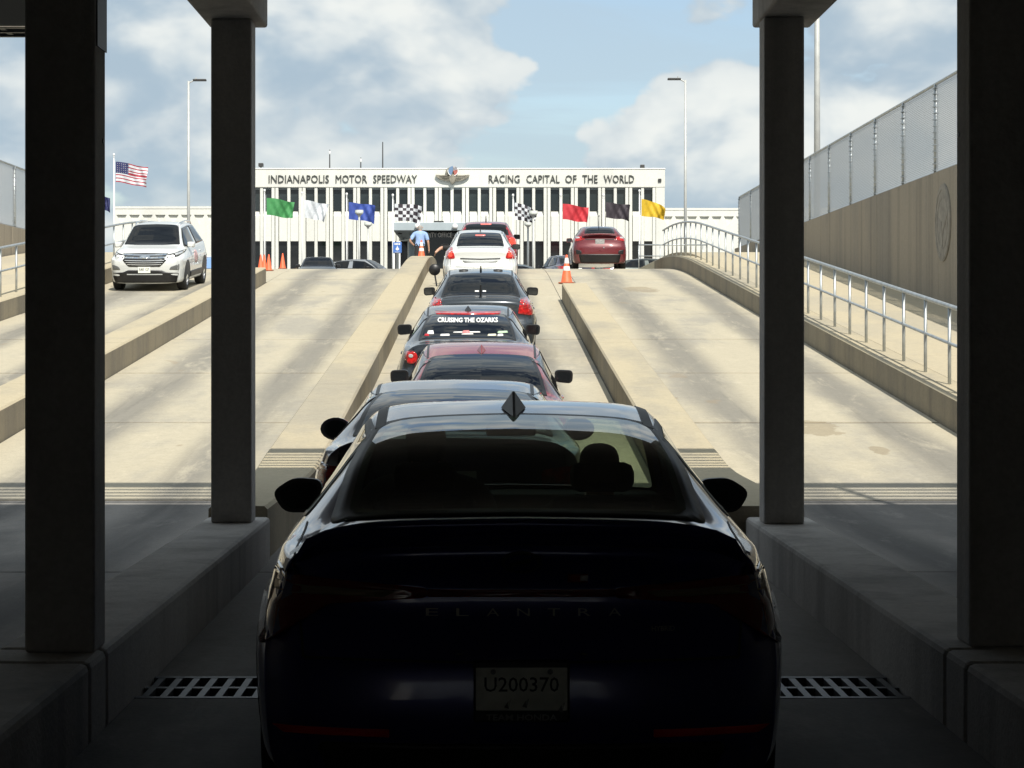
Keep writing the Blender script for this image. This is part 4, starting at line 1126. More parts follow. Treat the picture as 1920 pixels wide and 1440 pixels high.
OVAL = [(.11 + .115 * math.cos(a), .085 * math.sin(a)) for a in [2 * math.pi * k / 18 for k in range(18)]]

def sedan(L=4.9, H=1.46, W=.93, DK=1.10, yb=.70, yt=1.65, RW=.58, ywt=None, ywb=None, hood=.98, dens=.06, rd=.055, **kw):
    ywt = ywt or L * .60; ywb = ywb or L * .765
    zt = [(0, DK - .05), (.12, DK - .005), (yb - .12, DK), (yb + .06, DK + .03), ((yb + yt) / 2, DK + (H - DK) * .60), (yt, H - rd), (yt + .65, H), (ywt, H - .022), ((ywt + ywb) / 2, (H + hood) / 2 + .03), (ywb, hood + .02), (ywb + .25, hood - .01), (L - .45, hood - .12), (L, hood - .30)]
    wr = [(0, RW + .12), (yb - .1, RW + .10), (yb + .1, RW + .06), (yt, RW), (ywt, RW + .02), (ywb, RW + .13), (L - .5, RW + .16), (L, RW + .06)]
    zb = [(0, DK - .12), (yb, DK - .08), (yt, .98), (ywb, .93), (L - .5, hood - .2), (L, hood - .38)]
    wb = [(0, W - .17), (yb, W - .11), (yt, W - .085), (ywt, W - .085), (ywb, W - .10), (L - .5, W - .15), (L, W - .28)]
    ws = [(0, W - .10), (.35, W - .035), (.9, W), (L * .5, W - .012), (L - .9, W), (L - .4, W - .05), (L, W - .17)]
    c = Car(L, H, W, zt, wr, zb, wb, ws, dens=dens, **kw); c.yb, c.yt, c.ywt, c.ywb, c.RW, c.DK = yb, yt, ywt, ywb, RW, DK
    return c
def side_windows(c, t, m, y0, y1, zlo, zhi, split=None):
    """side panes with dark surround; outline in (y, z)"""
    ol = rpoly([(y0, zlo + .05), (y0 + .38, zhi - .02), ((y0 + y1) / 2, zhi), (y1 - .62, zhi - .045), (y1, zlo + .0), (y1 - .5, zlo - .01)], .05)
    for pr in ('left', 'right'):
        c.decal('window_surround', ol, pr, M_BLK, t, off=.002, rings=1, k0=1.045, k1=.9)
        sp = split or (y0 + y1) / 2 - .05
        front = [p for p in ol if p[0] > sp + .03]; back = [p for p in ol if p[0] < sp - .03]
        for q in (front, back):
            if len(q) > 3: c.decal('side_window', q, pr, m, t, off=.006, rings=5)
def car_thing(name, label, X, Y, rot=0.0, cat='car', zf=zroad, L=4.8, group='cars queuing up the ramp'):
    """root at the rear bumper; rot = 0 drives away from the camera"""
    d = Vector((-math.sin(rot), math.cos(rot)))
    za, zb_ = zf(Y + d.y * .9), zf(Y + d.y * (L - .9)); pitch = math.atan2(zb_ - za, L - 1.8)
    t = thing(name, label, cat, (X, Y, za - math.tan(pitch) * .9), (0, 0, 0), group)
    t.rotation_euler = (Matrix.Rotation(rot, 3, 'Z') @ Matrix.Rotation(pitch, 3, 'X')).to_euler()
    return t
def plate(c, t, cx, cz, proj, txt=None, w=.305, h=.152, m=None, tm=None):
    o = c.hit(cx, cz, proj, 0.012); sg = -1 if proj == 'rear' else 1
    b = MB().box(cx - w / 2, cx + w / 2, o.y - .006, o.y + .006, cz - h / 2, cz + h / 2); p = b.build('number_plate', m or M_PLATE, t, bevel=.004)
    if txt:
        me = text_mesh(txt, h * .42, .01, 0, width=w * .8); me.materials.append(tm or M_INK)
        obj('plate_number', me, p, (cx, o.y + sg * .0085, cz + h * .04), (math.radians(90), 0, 0 if sg < 0 else math.pi))
    return p
def fin(c, t, y, m, h=.07, w=.046, nose=.13, tail=.22):
    z = c.hit(0, y, 'top', 0).z; zt = c.hit(0, y - tail, 'top', .004).z; zn = c.hit(0, y + nose, 'top', 0).z
    b = MB(); b.add([(0, y + nose, zn), (-w, y, z + .002), (0, y - tail, zt), (w, y, z + .002), (0, y - .02, z + h), (0, y - .05, z + h * .96)],
                    [(0, 1, 4), (0, 4, 3), (1, 5, 4), (3, 4, 5), (1, 2, 5), (3, 5, 2)])
    return b.build('antenna_fin', m, t, bevel=.010)
def rear_glass(c, t, m, w0, w1, y0, y1, frit=.93, r=.08, name='rear_window', holes=None, bow=.03):
    """rear pane seen from above: half widths w0 (bottom) and w1 (top) between y0 and y1"""
    ol = rpoly([(-w0, y0 + .05), (-w0 * .5, y0 + .05 - bow * .8), (0, y0 + .05 - bow), (w0 * .5, y0 + .05 - bow * .8), (w0, y0 + .05), (w1, y1 - .02), (w1 * .5, y1 + bow * .6), (0, y1 + bow * .8), (-w1 * .5, y1 + bow * .6), (-w1, y1 - .02)], r, seg=.08)
    c.decal('window_seal', ol, 'top', M_BLK, t, off=.003, rings=2, k0=1.015, k1=frit - .03)
    c.decal(name, ol, 'top', m, t, off=.006, rings=8, k0=frit + .015, skirt=False)
    return ol
def windscreen(c, t, m, w0, w1, y0, y1, r=.07, frit=.94, bow=.10):
    ol = rpoly([(-w1, y0 + .02), (0, y0 - bow * .2), (w1, y0 + .02), (w0, y1 - .03), (w0 * .5, y1 + bow * .8), (0, y1 + bow), (-w0 * .5, y1 + bow * .8), (-w0, y1 - .03)], r, seg=.08)
    c.decal('window_seal', ol, 'top', M_BLK, t, off=.003, rings=2, k0=1.01, k1=frit - .03)
    c.decal('windscreen', ol, 'top', m, t, off=.006, rings=8, k0=frit + .015, skirt=False)
    return ol
def ditch(c, t, x0, x1, y0, y1, m=M_BLK, w=.022):
    for s in (-1, 1): c.ribbon('roof_ditch', [(s * x0, y0), (s * (x0 + x1) / 2, (y0 + y1) / 2), (s * x1, y1)], 'top', w, m, t, off=.004)
def handles(c, t, m, ys, z):
    for pr, sx in (('left', -1), ('right', 1)):
        for y in ys:
            p = c.hit(y, z, pr, .0); MB().box(p.x - .022, p.x + .022, y - .10, y + .10, z - .013, z + .013).build('door_handle', m, t, bevel=.01)
# ------------------------------------------------------------------ tinted see-through glass
def tint(name, c, w):
    m = bpy.data.materials.new(name); m.use_nodes = True; MATS[name] = m; t = NT(m.node_tree)
    p = m.node_tree.nodes['Principled BSDF']; out = [n for n in m.node_tree.nodes if n.type == 'OUTPUT_MATERIAL'][0]
    tr = t.new('ShaderNodeBsdfTransparent'); tr.inputs[0].default_value = (*c, 1)
    gl = t.new('ShaderNodeBsdfGlossy'); gl.inputs['Roughness'].default_value = 0.02; gl.inputs[0].default_value = (1, 1, 1, 1)
    ge = t.new('ShaderNodeNewGeometry'); dp = t.new('ShaderNodeVectorMath'); dp.operation = 'DOT_PRODUCT'
    t.link(ge.outputs['Incoming'], dp.inputs[0]); t.link(ge.outputs['Normal'], dp.inputs[1])
    fr = t.math('MULTIPLY_ADD', t.math('POWER', t.math('SUBTRACT', 1.0, t.math('ABSOLUTE', dp.outputs['Value'])), 5.0), 0.9, 0.04)
    mx = t.new('ShaderNodeMixShader'); t.link(fr, mx.inputs[0]); t.link(tr.outputs[0], mx.inputs[1]); t.link(gl.outputs[0], mx.inputs[2])
    t.link(mx.outputs[0], out.inputs[0]); return m
G_TINT = tint('tinted_pane', (0.36, 0.42, 0.34), 1); G_CLEAR = tint('clear_pane', (0.72, 0.80, 0.72), 1)
P_NAVY = paint('dark_blue_paint', (0.012, 0.017, 0.16)); P_PURP = paint('dark_plum_paint', (0.06, 0.042, 0.085))
P_RED = paint('deep_red_paint', (0.22, 0.006, 0.012), 0.05, 0.45); P_BLACK = paint('black_blue_paint', (0.013, 0.018, 0.024)); P_SLATE = paint('dark_slate_paint', (0.035, 0.045, 0.055))
P_WHITE = paint('white_paint_car', (0.66, 0.68, 0.67), 0.0, 0.35); P_CRIM = paint('crimson_paint', (0.33, 0.025, 0.035)); P_SILV = paint('silver_paint', (0.42, 0.44, 0.45), .6)
P_MAROON = paint('maroon_paint', (0.13, 0.008, 0.014), 0.1, 0.4); P_NIGHT = paint('dark_violet_paint', (0.03, 0.025, 0.055))

# ------------------------------------------------------------------ nearest car
def near_sedan():
    L, W = 4.68, .913
    c = sedan(L=L, H=1.415, W=W, DK=1.055, yb=.62, yt=1.75, RW=.575, ywt=2.72, ywb=3.52, hood=.97, dens=.04, crown=.05,
              zs=.66, rear=[(0, .10), (.3, .03), (.45, 0), (.62, .015), (.70, .06), (.86, .10), (.97, .06), (1.06, .0), (1.5, .0)])
    t = car_thing('sedan', 'nearest dark blue sedan filling the shaded foreground with lettered boot', .118, 7.27, L=L)
    rg = rear_glass(c, t, G_TINT, .655, .56, .56, 1.83, frit=.90, r=.16)
    ws = windscreen(c, t, G_CLEAR, .74, .575, 2.68, 3.52)
    sh = lambda o, k: [((sum(p[0] for p in o) / len(o)) + (p[0] - sum(q[0] for q in o) / len(o)) * k, (sum(p[1] for p in o) / len(o)) + (p[1] - sum(q[1] for q in o) / len(o)) * k) for p in o]
    holes = [(sh(rg, .93), 'top'), (sh(ws, .95), 'top')]
    sw = rpoly([(1.05, 1.03), (1.55, 1.30), (2.2, 1.335), (2.75, 1.28), (3.35, .96), (2.4, .965)], .05)
    for pr in ('left', 'right'):
        c.decal('window_surround', sw, pr, M_BLK, t, off=.002, rings=2, k0=1.04, k1=.88)
        c.decal('side_window', sw, pr, G_TINT, t, off=.005, rings=6, k0=.92, skirt=False); holes.append((sh(sw, .92), pr))
    c.body('body', P_NAVY, t, holes)
    ditch(c, t, .525, .545, 1.72, 2.75, w=.04)
    fin(c, t, 2.02, M_BLK, h=.075, w=.05, tail=.30)
    mirror(c, t, 2.92, .98, HEX, M_BLK, .12)
    handles(c, t, M_CHR, (1.55, 2.55), .80)
    # boot lip spoiler
    b = MB(); rows = []
    for k in range(25):
        x = -.76 + 1.52 * k / 24; e = abs(x) / .76; q = c.hit(x * .97, .20, 'top', 0); z = q.z + .004
        rows.append([(x, .30, c.hit(x * .97, .30, 'top', .0).z - .01), (x, .22, z + .022 * (1 - e ** 4)), (x, .085 + .10 * e ** 3, z + .036 * (1 - e ** 5)), (x, .075 + .10 * e ** 3, z + .012), (x, .14 + .10 * e ** 3, z - .05)])
    b.sheet(rows).build('spoiler', P_NAVY, t, smooth=True)
    # lamps: full width H-shaped signature with outer clusters
    M_REDD = mat('dark_lamp_red', (0.16, 0.008, 0.008), .12, 0, coat=.8)
    lp = rpoly([(.86, .93), (.70, .90), (.30, .865), (.30, .835), (.62, .81), (.80, .70), (.855, .66), (.87, .78)], .02, seg=.06)
    for s in (-1, 1):
        c.decal('tail_lamp', [(s * u, v) for u, v in lp], 'rear', M_REDD, t, off=.008, rings=5)
        st = rpoly([(.42, .40), (.76, .405), (.80, .43), (.76, .428), (.42, .425)], .004, seg=.06)
        c.decal('bumper_reflector', [(s * u, v) for u, v in st], 'rear', mat('reflector_red', (0.75, 0.015, 0.015), .25, 0), t, off=.006, rings=2)
        c.decal('lamp_insert', [(s * u, v) for u, v in rpoly([(.40, .855), (.80, .875), (.80, .845), (.44, .835)], .008, seg=.06)], 'rear', mat('lamp_insert_grey', (.30, .24, .16), .2, .4), t, off=.011, rings=2)
    c.decal('light_bar', rpoly([(-.30, .862), (.30, .862), (.30, .838), (-.30, .838)], .005, seg=.06), 'rear', M_REDD, t, off=.007, rings=2)
    c.decal('lower_bumper', rpoly([(-.66, .38), (.66, .38), (.60, .25), (-.60, .25)], .04), 'rear', M_BLK, t, off=.008, rings=4)
    c.ribbon('boot_seam', [(-.70, .645), (0, .635), (.70, .645)], 'rear', .007, M_INK, t, off=.002)
    for s in (-1, 1): c.ribbon('boot_seam', [(s * .70, .645), (s * .72, .80), (s * .745, 1.02)], 'rear', .007, M_INK, t, off=.002)
    dim = mat('dull_chrome', (.40, .40, .41), .35, .8)
    for i, ch in enumerate('ELANTRA'): c.text('badge_letter', ch, -.285 + i * .0975, .788, .024, .040, 'rear', dim, t, off=.010, bold=0)
    c.text('trim_badge', 'HYBRID', .455, .735, .016, .075, 'rear', dim, t, off=.009, bold=0.01)
    el = [(.065 * math.cos(a), .955 + .034 * math.sin(a)) for a in [2 * math.pi * k / 28 for k in range(28)]]
    c.decal('maker_badge', el, 'rear', M_DARK, t, off=.010, rings=1, k0=1, k1=.82)
    sl = [(-.046, .936), (-.02, .95), (.0, .957), (.02, .964), (.046, .975), (.03, .957), (.0, .952), (-.03, .942)]
    c.decal('maker_badge', sl, 'rear', M_DARK, t, off=.011, rings=2)
    c.decal('small_flag_badge', [(.15, .885), (.215, .885), (.215, .912), (.15, .912)], 'rear', mat('badge_red', (.30, .015, .02), .4), t, off=.008, rings=2)
    c.decal('small_flag_badge', [(.19, .893), (.215, .893), (.215, .912), (.19, .912)], 'rear', M_WHT, t, off=.0095, rings=2)
    # number plate with dealer frame and film
    y = c.hit(0, .54, 'rear', .02).y
    fr = MB().box(-.152, .152, y - .008, y + .03, .455, .647).build('plate_frame', M_BLK, t, bevel=.006)
    pl = MB().box(-.145, .145, y - .014, y - .007, .492, .628).build('number_plate', M_PLATE, t, bevel=.003)
    for body, zz, h, w, m in (('U200370', .575, .046, .235, M_INK), ('TEAM HONDA', .470, .020, .225, mat('frame_print', (.28, .28, .27), .5))):
        me = text_mesh(body, h, .004 if h > .03 else .015, 0, width=w); me.materials.append(m)
        obj('plate_number' if h > .03 else 'frame_lettering', me, pl if h > .03 else fr, (0, y - (.0155 if h > .03 else .0095), zz), (math.radians(90), 0, 0))
    for x in (-.09, .09): MB().tube([(x, y - .017, .615), (x, y - .010, .615)], .009, 10).build('screw', M_CHR, pl)
    film = mat('crinkled_film', (.75, .78, .75), .08, .9)
    for (x, z) in ((-.045, .515), (.012, .518), (.125, .505)):
        MB().add([(x - .010, y - .018, z - .012), (x + .004, y - .022, z - .016), (x + .012, y - .016, z + .014), (x, y - .021, z + .006)], [(0, 1, 3), (1, 2, 3)]).build('film_crease', film, pl)
    for x in (-.20, .20): MB().lathe([(0, 0), (.012, .002), (.0, .006)], 8, c=(x, c.hit(x, .66, 'rear', .004).y, .66)).build('plate_lamp', M_LENS, t)
    add_wheels(c, t, .98, 3.70, .33, .22)
    # cabin
    MB().box(-.72, .72, .9, 3.5, .30, .36).build('cabin_floor', M_SEAT, t)
    MB().box(-.64, .64, .62, 1.22, .93, .97).build('parcel_shelf', M_SEAT, t)
    rs = MB(); rs.prism([(1.22, .45), (1.05, .98), (1.17, .99), (1.36, .55), (1.80, .52), (1.82, .42)], 'x', -.62, .62); rs.build('rear_seat', M_SEAT, t, bevel=.03)
    for x in (-.38, .38): MB().box(x - .12, x + .12, 1.05, 1.13, .985, 1.07).build('headrest', M_SEAT, t, bevel=.03)
    for x in (-.36, .36):
        s = MB(); s.prism([(2.22, .50), (2.02, 1.02), (2.14, 1.04), (2.38, .58), (2.80, .56), (2.82, .42), (2.25, .42)], 'x', x - .21, x + .21); s.build('front_seat', M_SEAT, t, bevel=.04)
        MB().box(x - .13, x + .13, 1.99, 2.09, 1.05, 1.17).build('headrest', M_SEAT, t, bevel=.04)
    MB().prism([(3.02, .62), (3.02, .90), (3.16, .965), (3.60, .965), (3.60, .6)], 'x', -.70, .70).build('dashboard', M_SEAT, t, bevel=.03)
    MB().box(-.11, .11, 2.84, 2.87, 1.245, 1.30).build('rear_view_mirror', M_BLK, t, bevel=.01)
    return t, c
near, nearc = near_sedan()
def seated(label, x, y, z, parent_car, hoodie, cap=None, arm=None):
    """occupant: one continuous body in a seated pose, in the frame of the car it sits in"""
    M = parent_car.matrix_basis; p = M @ Vector((x, y, z))
    t = thing('person', label, 'person', p, parent_car.rotation_euler)
    J = {'pel': ((0, 0, .10), .16, .12), 'che': ((0, -.10, .42), .18, .12), 'upc': ((0, -.12, .54), .15, .09), 'nec': ((0, -.11, .62), .055, .055), 'hd0': ((0, -.08, .69), .075, .085), 'hd1': ((0, -.08, .77), .08, .095), 'hd2': ((0, -.085, .83), .06, .068),
         'lh': ((-.11, .05, .09), .09, .09), 'lk': ((-.14, .48, .16), .065, .065), 'la': ((-.14, .62, -.16), .045, .045), 'lt': ((-.14, .76, -.19), .045, .03), 'rh': ((.11, .05, .09), .09, .09), 'rk': ((.14, .48, .16), .065, .065), 'ra': ((.14, .62, -.16), .045, .045), 'rt': ((.14, .76, -.19), .045, .03),
         'ls': ((-.21, -.11, .52), .062, .062), 'le': ((-.27, .10, .30), .045, .045), 'lw': ((-.15, .33, .38), .03, .03), 'rs': ((.21, -.11, .52), .062, .062), 're': ((.27, .10, .30), .045, .045), 'rw': ((.16, .33, .36), .03, .03)}
    if arm: J['le'] = (arm[0], .047, .047); J['lw'] = (arm[1], .032, .032)
    Bn = [('pel', 'che'), ('che', 'upc'), ('upc', 'nec'), ('nec', 'hd0'), ('hd0', 'hd1'), ('hd1', 'hd2'), ('pel', 'lh'), ('lh', 'lk'), ('lk', 'la'), ('la', 'lt'), ('pel', 'rh'), ('rh', 'rk'), ('rk', 'ra'), ('ra', 'rt'), ('upc', 'ls'), ('ls', 'le'), ('le', 'lw'), ('upc', 'rs'), ('rs', 're'), ('re', 'rw')]
    hand(J, Bn, 'lw', J['lw'][0], (-.3, .6, -.6) if arm else (.1, 1, .1), -1); hand(J, Bn, 'rw', J['rw'][0], (.0, 1, .1), 1)
    b = skin_body('body', J, Bn, 'pel', t)
    le = J['le'][0]
    garment('top', b, lambda c: c.z > .10 and c.z < .605 and c.y < .2 and (not arm or c.x > le[0] + .05), .02, hoodie, t)
    garment('trousers', b, lambda c: (c.z <= .2 and c.z > -.13 and abs(c.x) < .26), .015, M_TROUS, t)
    garment('hair', b, lambda c: c.z > .66 and (c.y < -.075 or c.z > .835), .014, mat('dark_hair', (.03, .022, .018), .8), t)
    return t
seated('passenger with dark hair seen as a silhouette in the right of the nearest car', .36, 2.34, .40, near, mat('dark_hoodie', (.03, .03, .03), .9))
seated('driver in grey top seen dimly inside the nearest car', -.36, 2.34, .50, near, mat('grey_cloth', (.10, .105, .10), .9))

# ------------------------------------------------------------------ queue
def queue_sedan(label, m, X, Y, spec, lamp, glass=M_CGL, mir=RECT, mirm=None, finm=None, rg=None, plate_z=.80, ditches=True, lit=None, rot=0.0, name='sedan', hood_only=False, group='cars queuing up the ramp', zf=zroad, trim=None, cat='car'):
    c = sedan(**spec); L = c.L
    t = car_thing(name, label, X, Y, rot, cat, zf, L, group)
    c.body('body', m, t)
    a = rg or dict(w0=c.W - .27, w1=c.RW - .055, y0=c.yb, y1=c.yt - .02)
    rear_glass(c, t, glass, **a)
    windscreen(c, t, M_CGL, c.RW + .13, c.RW - .03, c.ywt + .03, c.ywb - .02)
    side_windows(c, t, M_CGL, c.yb + .45, c.ywb - .12, .985, c.H - .085)
    if ditches: ditch(c, t, c.RW - .035, c.RW - .02, c.yt - .02, c.ywt + .02)
    if lamp:
        for s in (-1, 1): c.decal('tail_lamp', [(s * u, v) for u, v in rpoly(lamp, .025, seg=.05)], 'rear', lit or M_RED, t, off=.009, rings=5)
    if finm: fin(c, t, c.yt + .22, finm)
    mirror(c, t, c.ywb - .48, 1.02, mir, mirm or M_BLK, .12)
    handles(c, t, m, (c.yb + .95, c.ywb - .95), .84)
    c.ribbon('boot_seam', [(-.62, .66), (.62, .66)], 'rear', .012, M_INK, t, off=.002)
    for s in (-1, 1): c.ribbon('boot_seam', [(s * (c.W - .20), .66), (s * (c.W - .22), c.DK - .08)], 'rear', .008, M_INK, t, off=.002)
    c.decal('lower_bumper', rpoly([(-.62, .36), (.62, .36), (.56, .25), (-.56, .25)], .03), 'rear', M_BLK, t, off=.007, rings=3)
    plate(c, t, 0, plate_z, 'rear')
    add_wheels(c, t, .98, L - .95, .335, .22)
    return t, c
# 2 plum sedan directly ahead
t2, c2 = queue_sedan('dark plum sedan second in the queue, mostly hidden behind the nearest car', P_PURP, -.20, 13.9,
                     dict(L=4.75, H=1.40, W=.91, DK=1.08, yb=.62, yt=1.62, RW=.56, dens=.05), [(.86, .92), (.55, .88), (.55, .78), (.84, .72)], mir=OVAL, mirm=P_PURP)
for s in (-1, 1): c2.ribbon('roof_ditch', [(s * .50, 1.05), (s * .505, 1.6)], 'top', .03, M_BLK, t2, off=.004)
# 3 red sedan
t3, c3_ = queue_sedan('deep red sedan third in the queue with diamond shaped roof antenna', P_RED, -.03, 22.55,
                      dict(L=4.9, H=1.46, W=.925, DK=1.09, yb=.66, yt=1.72, RW=.60, dens=.05), [(.88, .97), (.60, .95), (.58, .83), (.86, .80)], finm=P_RED,
                      rg=dict(w0=.665, w1=.525, y0=.64, y1=1.72))
# 4 black sedan with lettering
t4, c4 = queue_sedan('black sedan fourth in the queue with white lettering across its rear window', P_BLACK, -.22, 29.35,
                     dict(L=4.85, H=1.42, W=.92, DK=1.09, yb=.62, yt=1.62, RW=.575, dens=.05), None, finm=M_BLK, rg=dict(w0=.64, w1=.51, y0=.60, y1=1.66))
for s in (-1, 1):
    for i, rr in enumerate((.085, .075)):
        ol = [(s * (.72 - .2 * i) + rr * math.cos(a), .90 + rr * math.sin(a)) for a in [2 * math.pi * k / 20 for k in range(20)]]
        c4.decal('tail_lamp', ol, 'rear', M_RED, t4, off=.010, rings=4)
        c4.decal('lamp_centre', [(s * (.72 - .2 * i) + .03 * math.cos(2 * math.pi * k / 12), .92 + .025 * math.sin(2 * math.pi * k / 12)) for k in range(12)], 'rear', M_LENS, t4, off=.014, rings=2)
c4.decal('brake_strip', rpoly([(-.45, 1.372), (.45, 1.372), (.43, 1.352), (-.43, 1.352)], .008, seg=.06), 'rear', M_RED, t4, off=.016, rings=2)
c4.text('window_lettering', 'CRUISING THE OZARKS', .0, 1.298, .047, .80, 'rear', M_WHT, t4, off=.010, bold=.035)
for (x0, x1, z0, z1, mm, n) in ((-.53, -.44, 1.145, 1.185, M_WHT, 'sticker'), (-.565, -.50, 1.125, 1.148, mat('sticker_red', (.5, .02, .03), .4), 'sticker'), (-.36, -.23, 1.128, 1.148, M_WHT, 'sticker'),
                             (-.19, .17, 1.163, 1.175, M_WHT, 'sticker'), (-.07, .03, 1.158, 1.188, mat('sticker_pink', (.6, .2, .2), .4), 'sticker'), (-.08, .08, 1.143, 1.153, M_WHT, 'sticker'),
                             (.26, .38, 1.128, 1.148, mat('sticker_cream', (.72, .70, .55), .4), 'sticker'), (.39, .47, 1.125, 1.148, M_WHT, 'sticker'), (.39, .53, 1.158, 1.180, mat('sticker_green', (.45, .62, .42), .4), 'sticker')):
    c4.decal(n, rpoly([(x0, z0), (x1, z0 + .002), (x1 - .01, z1), (x0 + .012, z1 - .003)], .006, 3, seg=.04), 'rear', mm, t4, off=.011, rings=2)
# 5 dark slate sedan with spotlight
t5, c5 = queue_sedan('dark slate sedan fifth in the queue with round black spotlight on its left pillar', P_SLATE, -.06, 38.15,
                     dict(L=4.95, H=1.47, W=.945, DK=1.10, yb=.60, yt=1.42, RW=.575, dens=.05, rd=.022), [(.905, 1.00), (.80, 1.07), (.66, 1.06), (.62, .84), (.88, .80)])
MB().lathe([(0, -.10), (.07, -.085), (.10, -.03), (.105, .05), (.09, .07), (0, .075)], 20).build('spotlight', M_BLK, t5, smooth=True).matrix_local = Matrix.Translation((-.84, 3.55, 1.40)) @ Matrix.Rotation(math.radians(90), 4, 'X')
MB().tube([(-.84, 3.55, 1.33), (-.80, 3.5, 1.10)], .014, 6).build('spotlight_stem', M_BLK, t5)
for x in (-.30, .30): MB().lathe([(0, .03), (.075, .022), (.085, 0)], 14, c=(x, 1.95, c5.hit(x, 1.95, 'top', 0).z)).build('roof_puck', M_DARK, t5, smooth=True)
MB().tube([(0, 1.80, c5.hit(0, 1.8, 'top', 0).z), (0, 1.74, c5.hit(0, 1.8, 'top', 0).z + .09)], [.02, .008], 8).build('roof_antenna', M_BLK, t5)
MB().tube([(0, .55, 1.10), (0, .52, 1.30)], [.016, .012], 8).build('boot_antenna', M_BLK, t5)
for x0, x1 in ((-.10, -.03), (.03, .09)): c5.decal('sticker', rpoly([(x0, 1.165), (x1, 1.165), (x1, 1.183), (x0, 1.183)], .005, seg=.04), 'rear', M_WHT, t5, off=.01, rings=2)
# 6 white sedan
lampw = [(.87, 1.00), (.80, 1.115), (.70, 1.12), (.63, .885), (.66, .86), (.865, .85)]
t6, c6 = queue_sedan('white sedan near the crest with lit red brake lamps', P_WHITE, -.10, 57.3,
                     dict(L=5.1, H=1.50, W=.95, DK=1.13, yb=.70, yt=1.66, RW=.59, rd=.04), lampw, lit=M_RED, plate_z=.62, rg=dict(w0=.60, w1=.50, y0=.72, y1=1.66))
for s in (-1, 1): c6.decal('brake_lamp', [(s * u, v) for u, v in rpoly([(.80, .98), (.74, 1.05), (.70, 1.0), (.70, .91), (.80, .91)], .03, seg=.05)], 'rear', M_REDL, t6, off=.014, rings=3)
c6.decal('high_brake_lamp', rpoly([(-.13, 1.405), (.13, 1.405), (.12, 1.385), (-.12, 1.385)], .008, seg=.05), 'rear', M_REDB, t6, off=.012, rings=2)
c6.ribbon('boot_trim', [(-.50, .865), (.0, .850), (.50, .865)], 'rear', .03, M_DARK, t6, off=.008)
c6.decal('recess_shade', rpoly([(-.45, .82), (.45, .82), (.40, .76), (-.40, .76)], .03), 'rear', mat('shadow_grey_paint', (.42, .44, .44), .4), t6, off=.006, rings=2)  # flat grey patch painted for the shade of a bumper recess
MB().tube([(0, 1.85, c6.hit(0, 1.85, 'top', 0).z), (0, 1.80, c6.hit(0, 1.85, 'top', 0).z + .07)], [.018, .008], 8).build('roof_antenna', M_BLK, t6)
seated('driver of the white sedan resting a bare forearm out of the window', -.40, 2.55, .50, t6, mat('black_top', (.02, .02, .02), .9), arm=((-.62, .06, .53), (-.74, -.18, .45)))
# 7 red car ahead of it
t7, c7 = queue_sedan('red car first in the queue at the crest, only roof and right side visible', P_CRIM, .05, 66.4,
                     dict(L=4.85, H=1.50, W=.94, DK=1.12, yb=.25, yt=.72, RW=.62), [(.88, 1.0), (.70, 1.06), (.66, .86), (.86, .84)], lit=M_REDL)
c7.decal('high_brake_lamp', rpoly([(-.16, 1.435), (.16, 1.435), (.15, 1.41), (-.15, 1.41)], .008, seg=.05), 'rear', M_REDB, t7, off=.012, rings=2)
MB().tube([(0, 1.5, c7.hit(0, 1.5, 'top', 0).z), (0, 1.44, c7.hit(0, 1.5, 'top', 0).z + .2)], [.02, .006], 8).build('roof_antenna', M_BLK, t7)

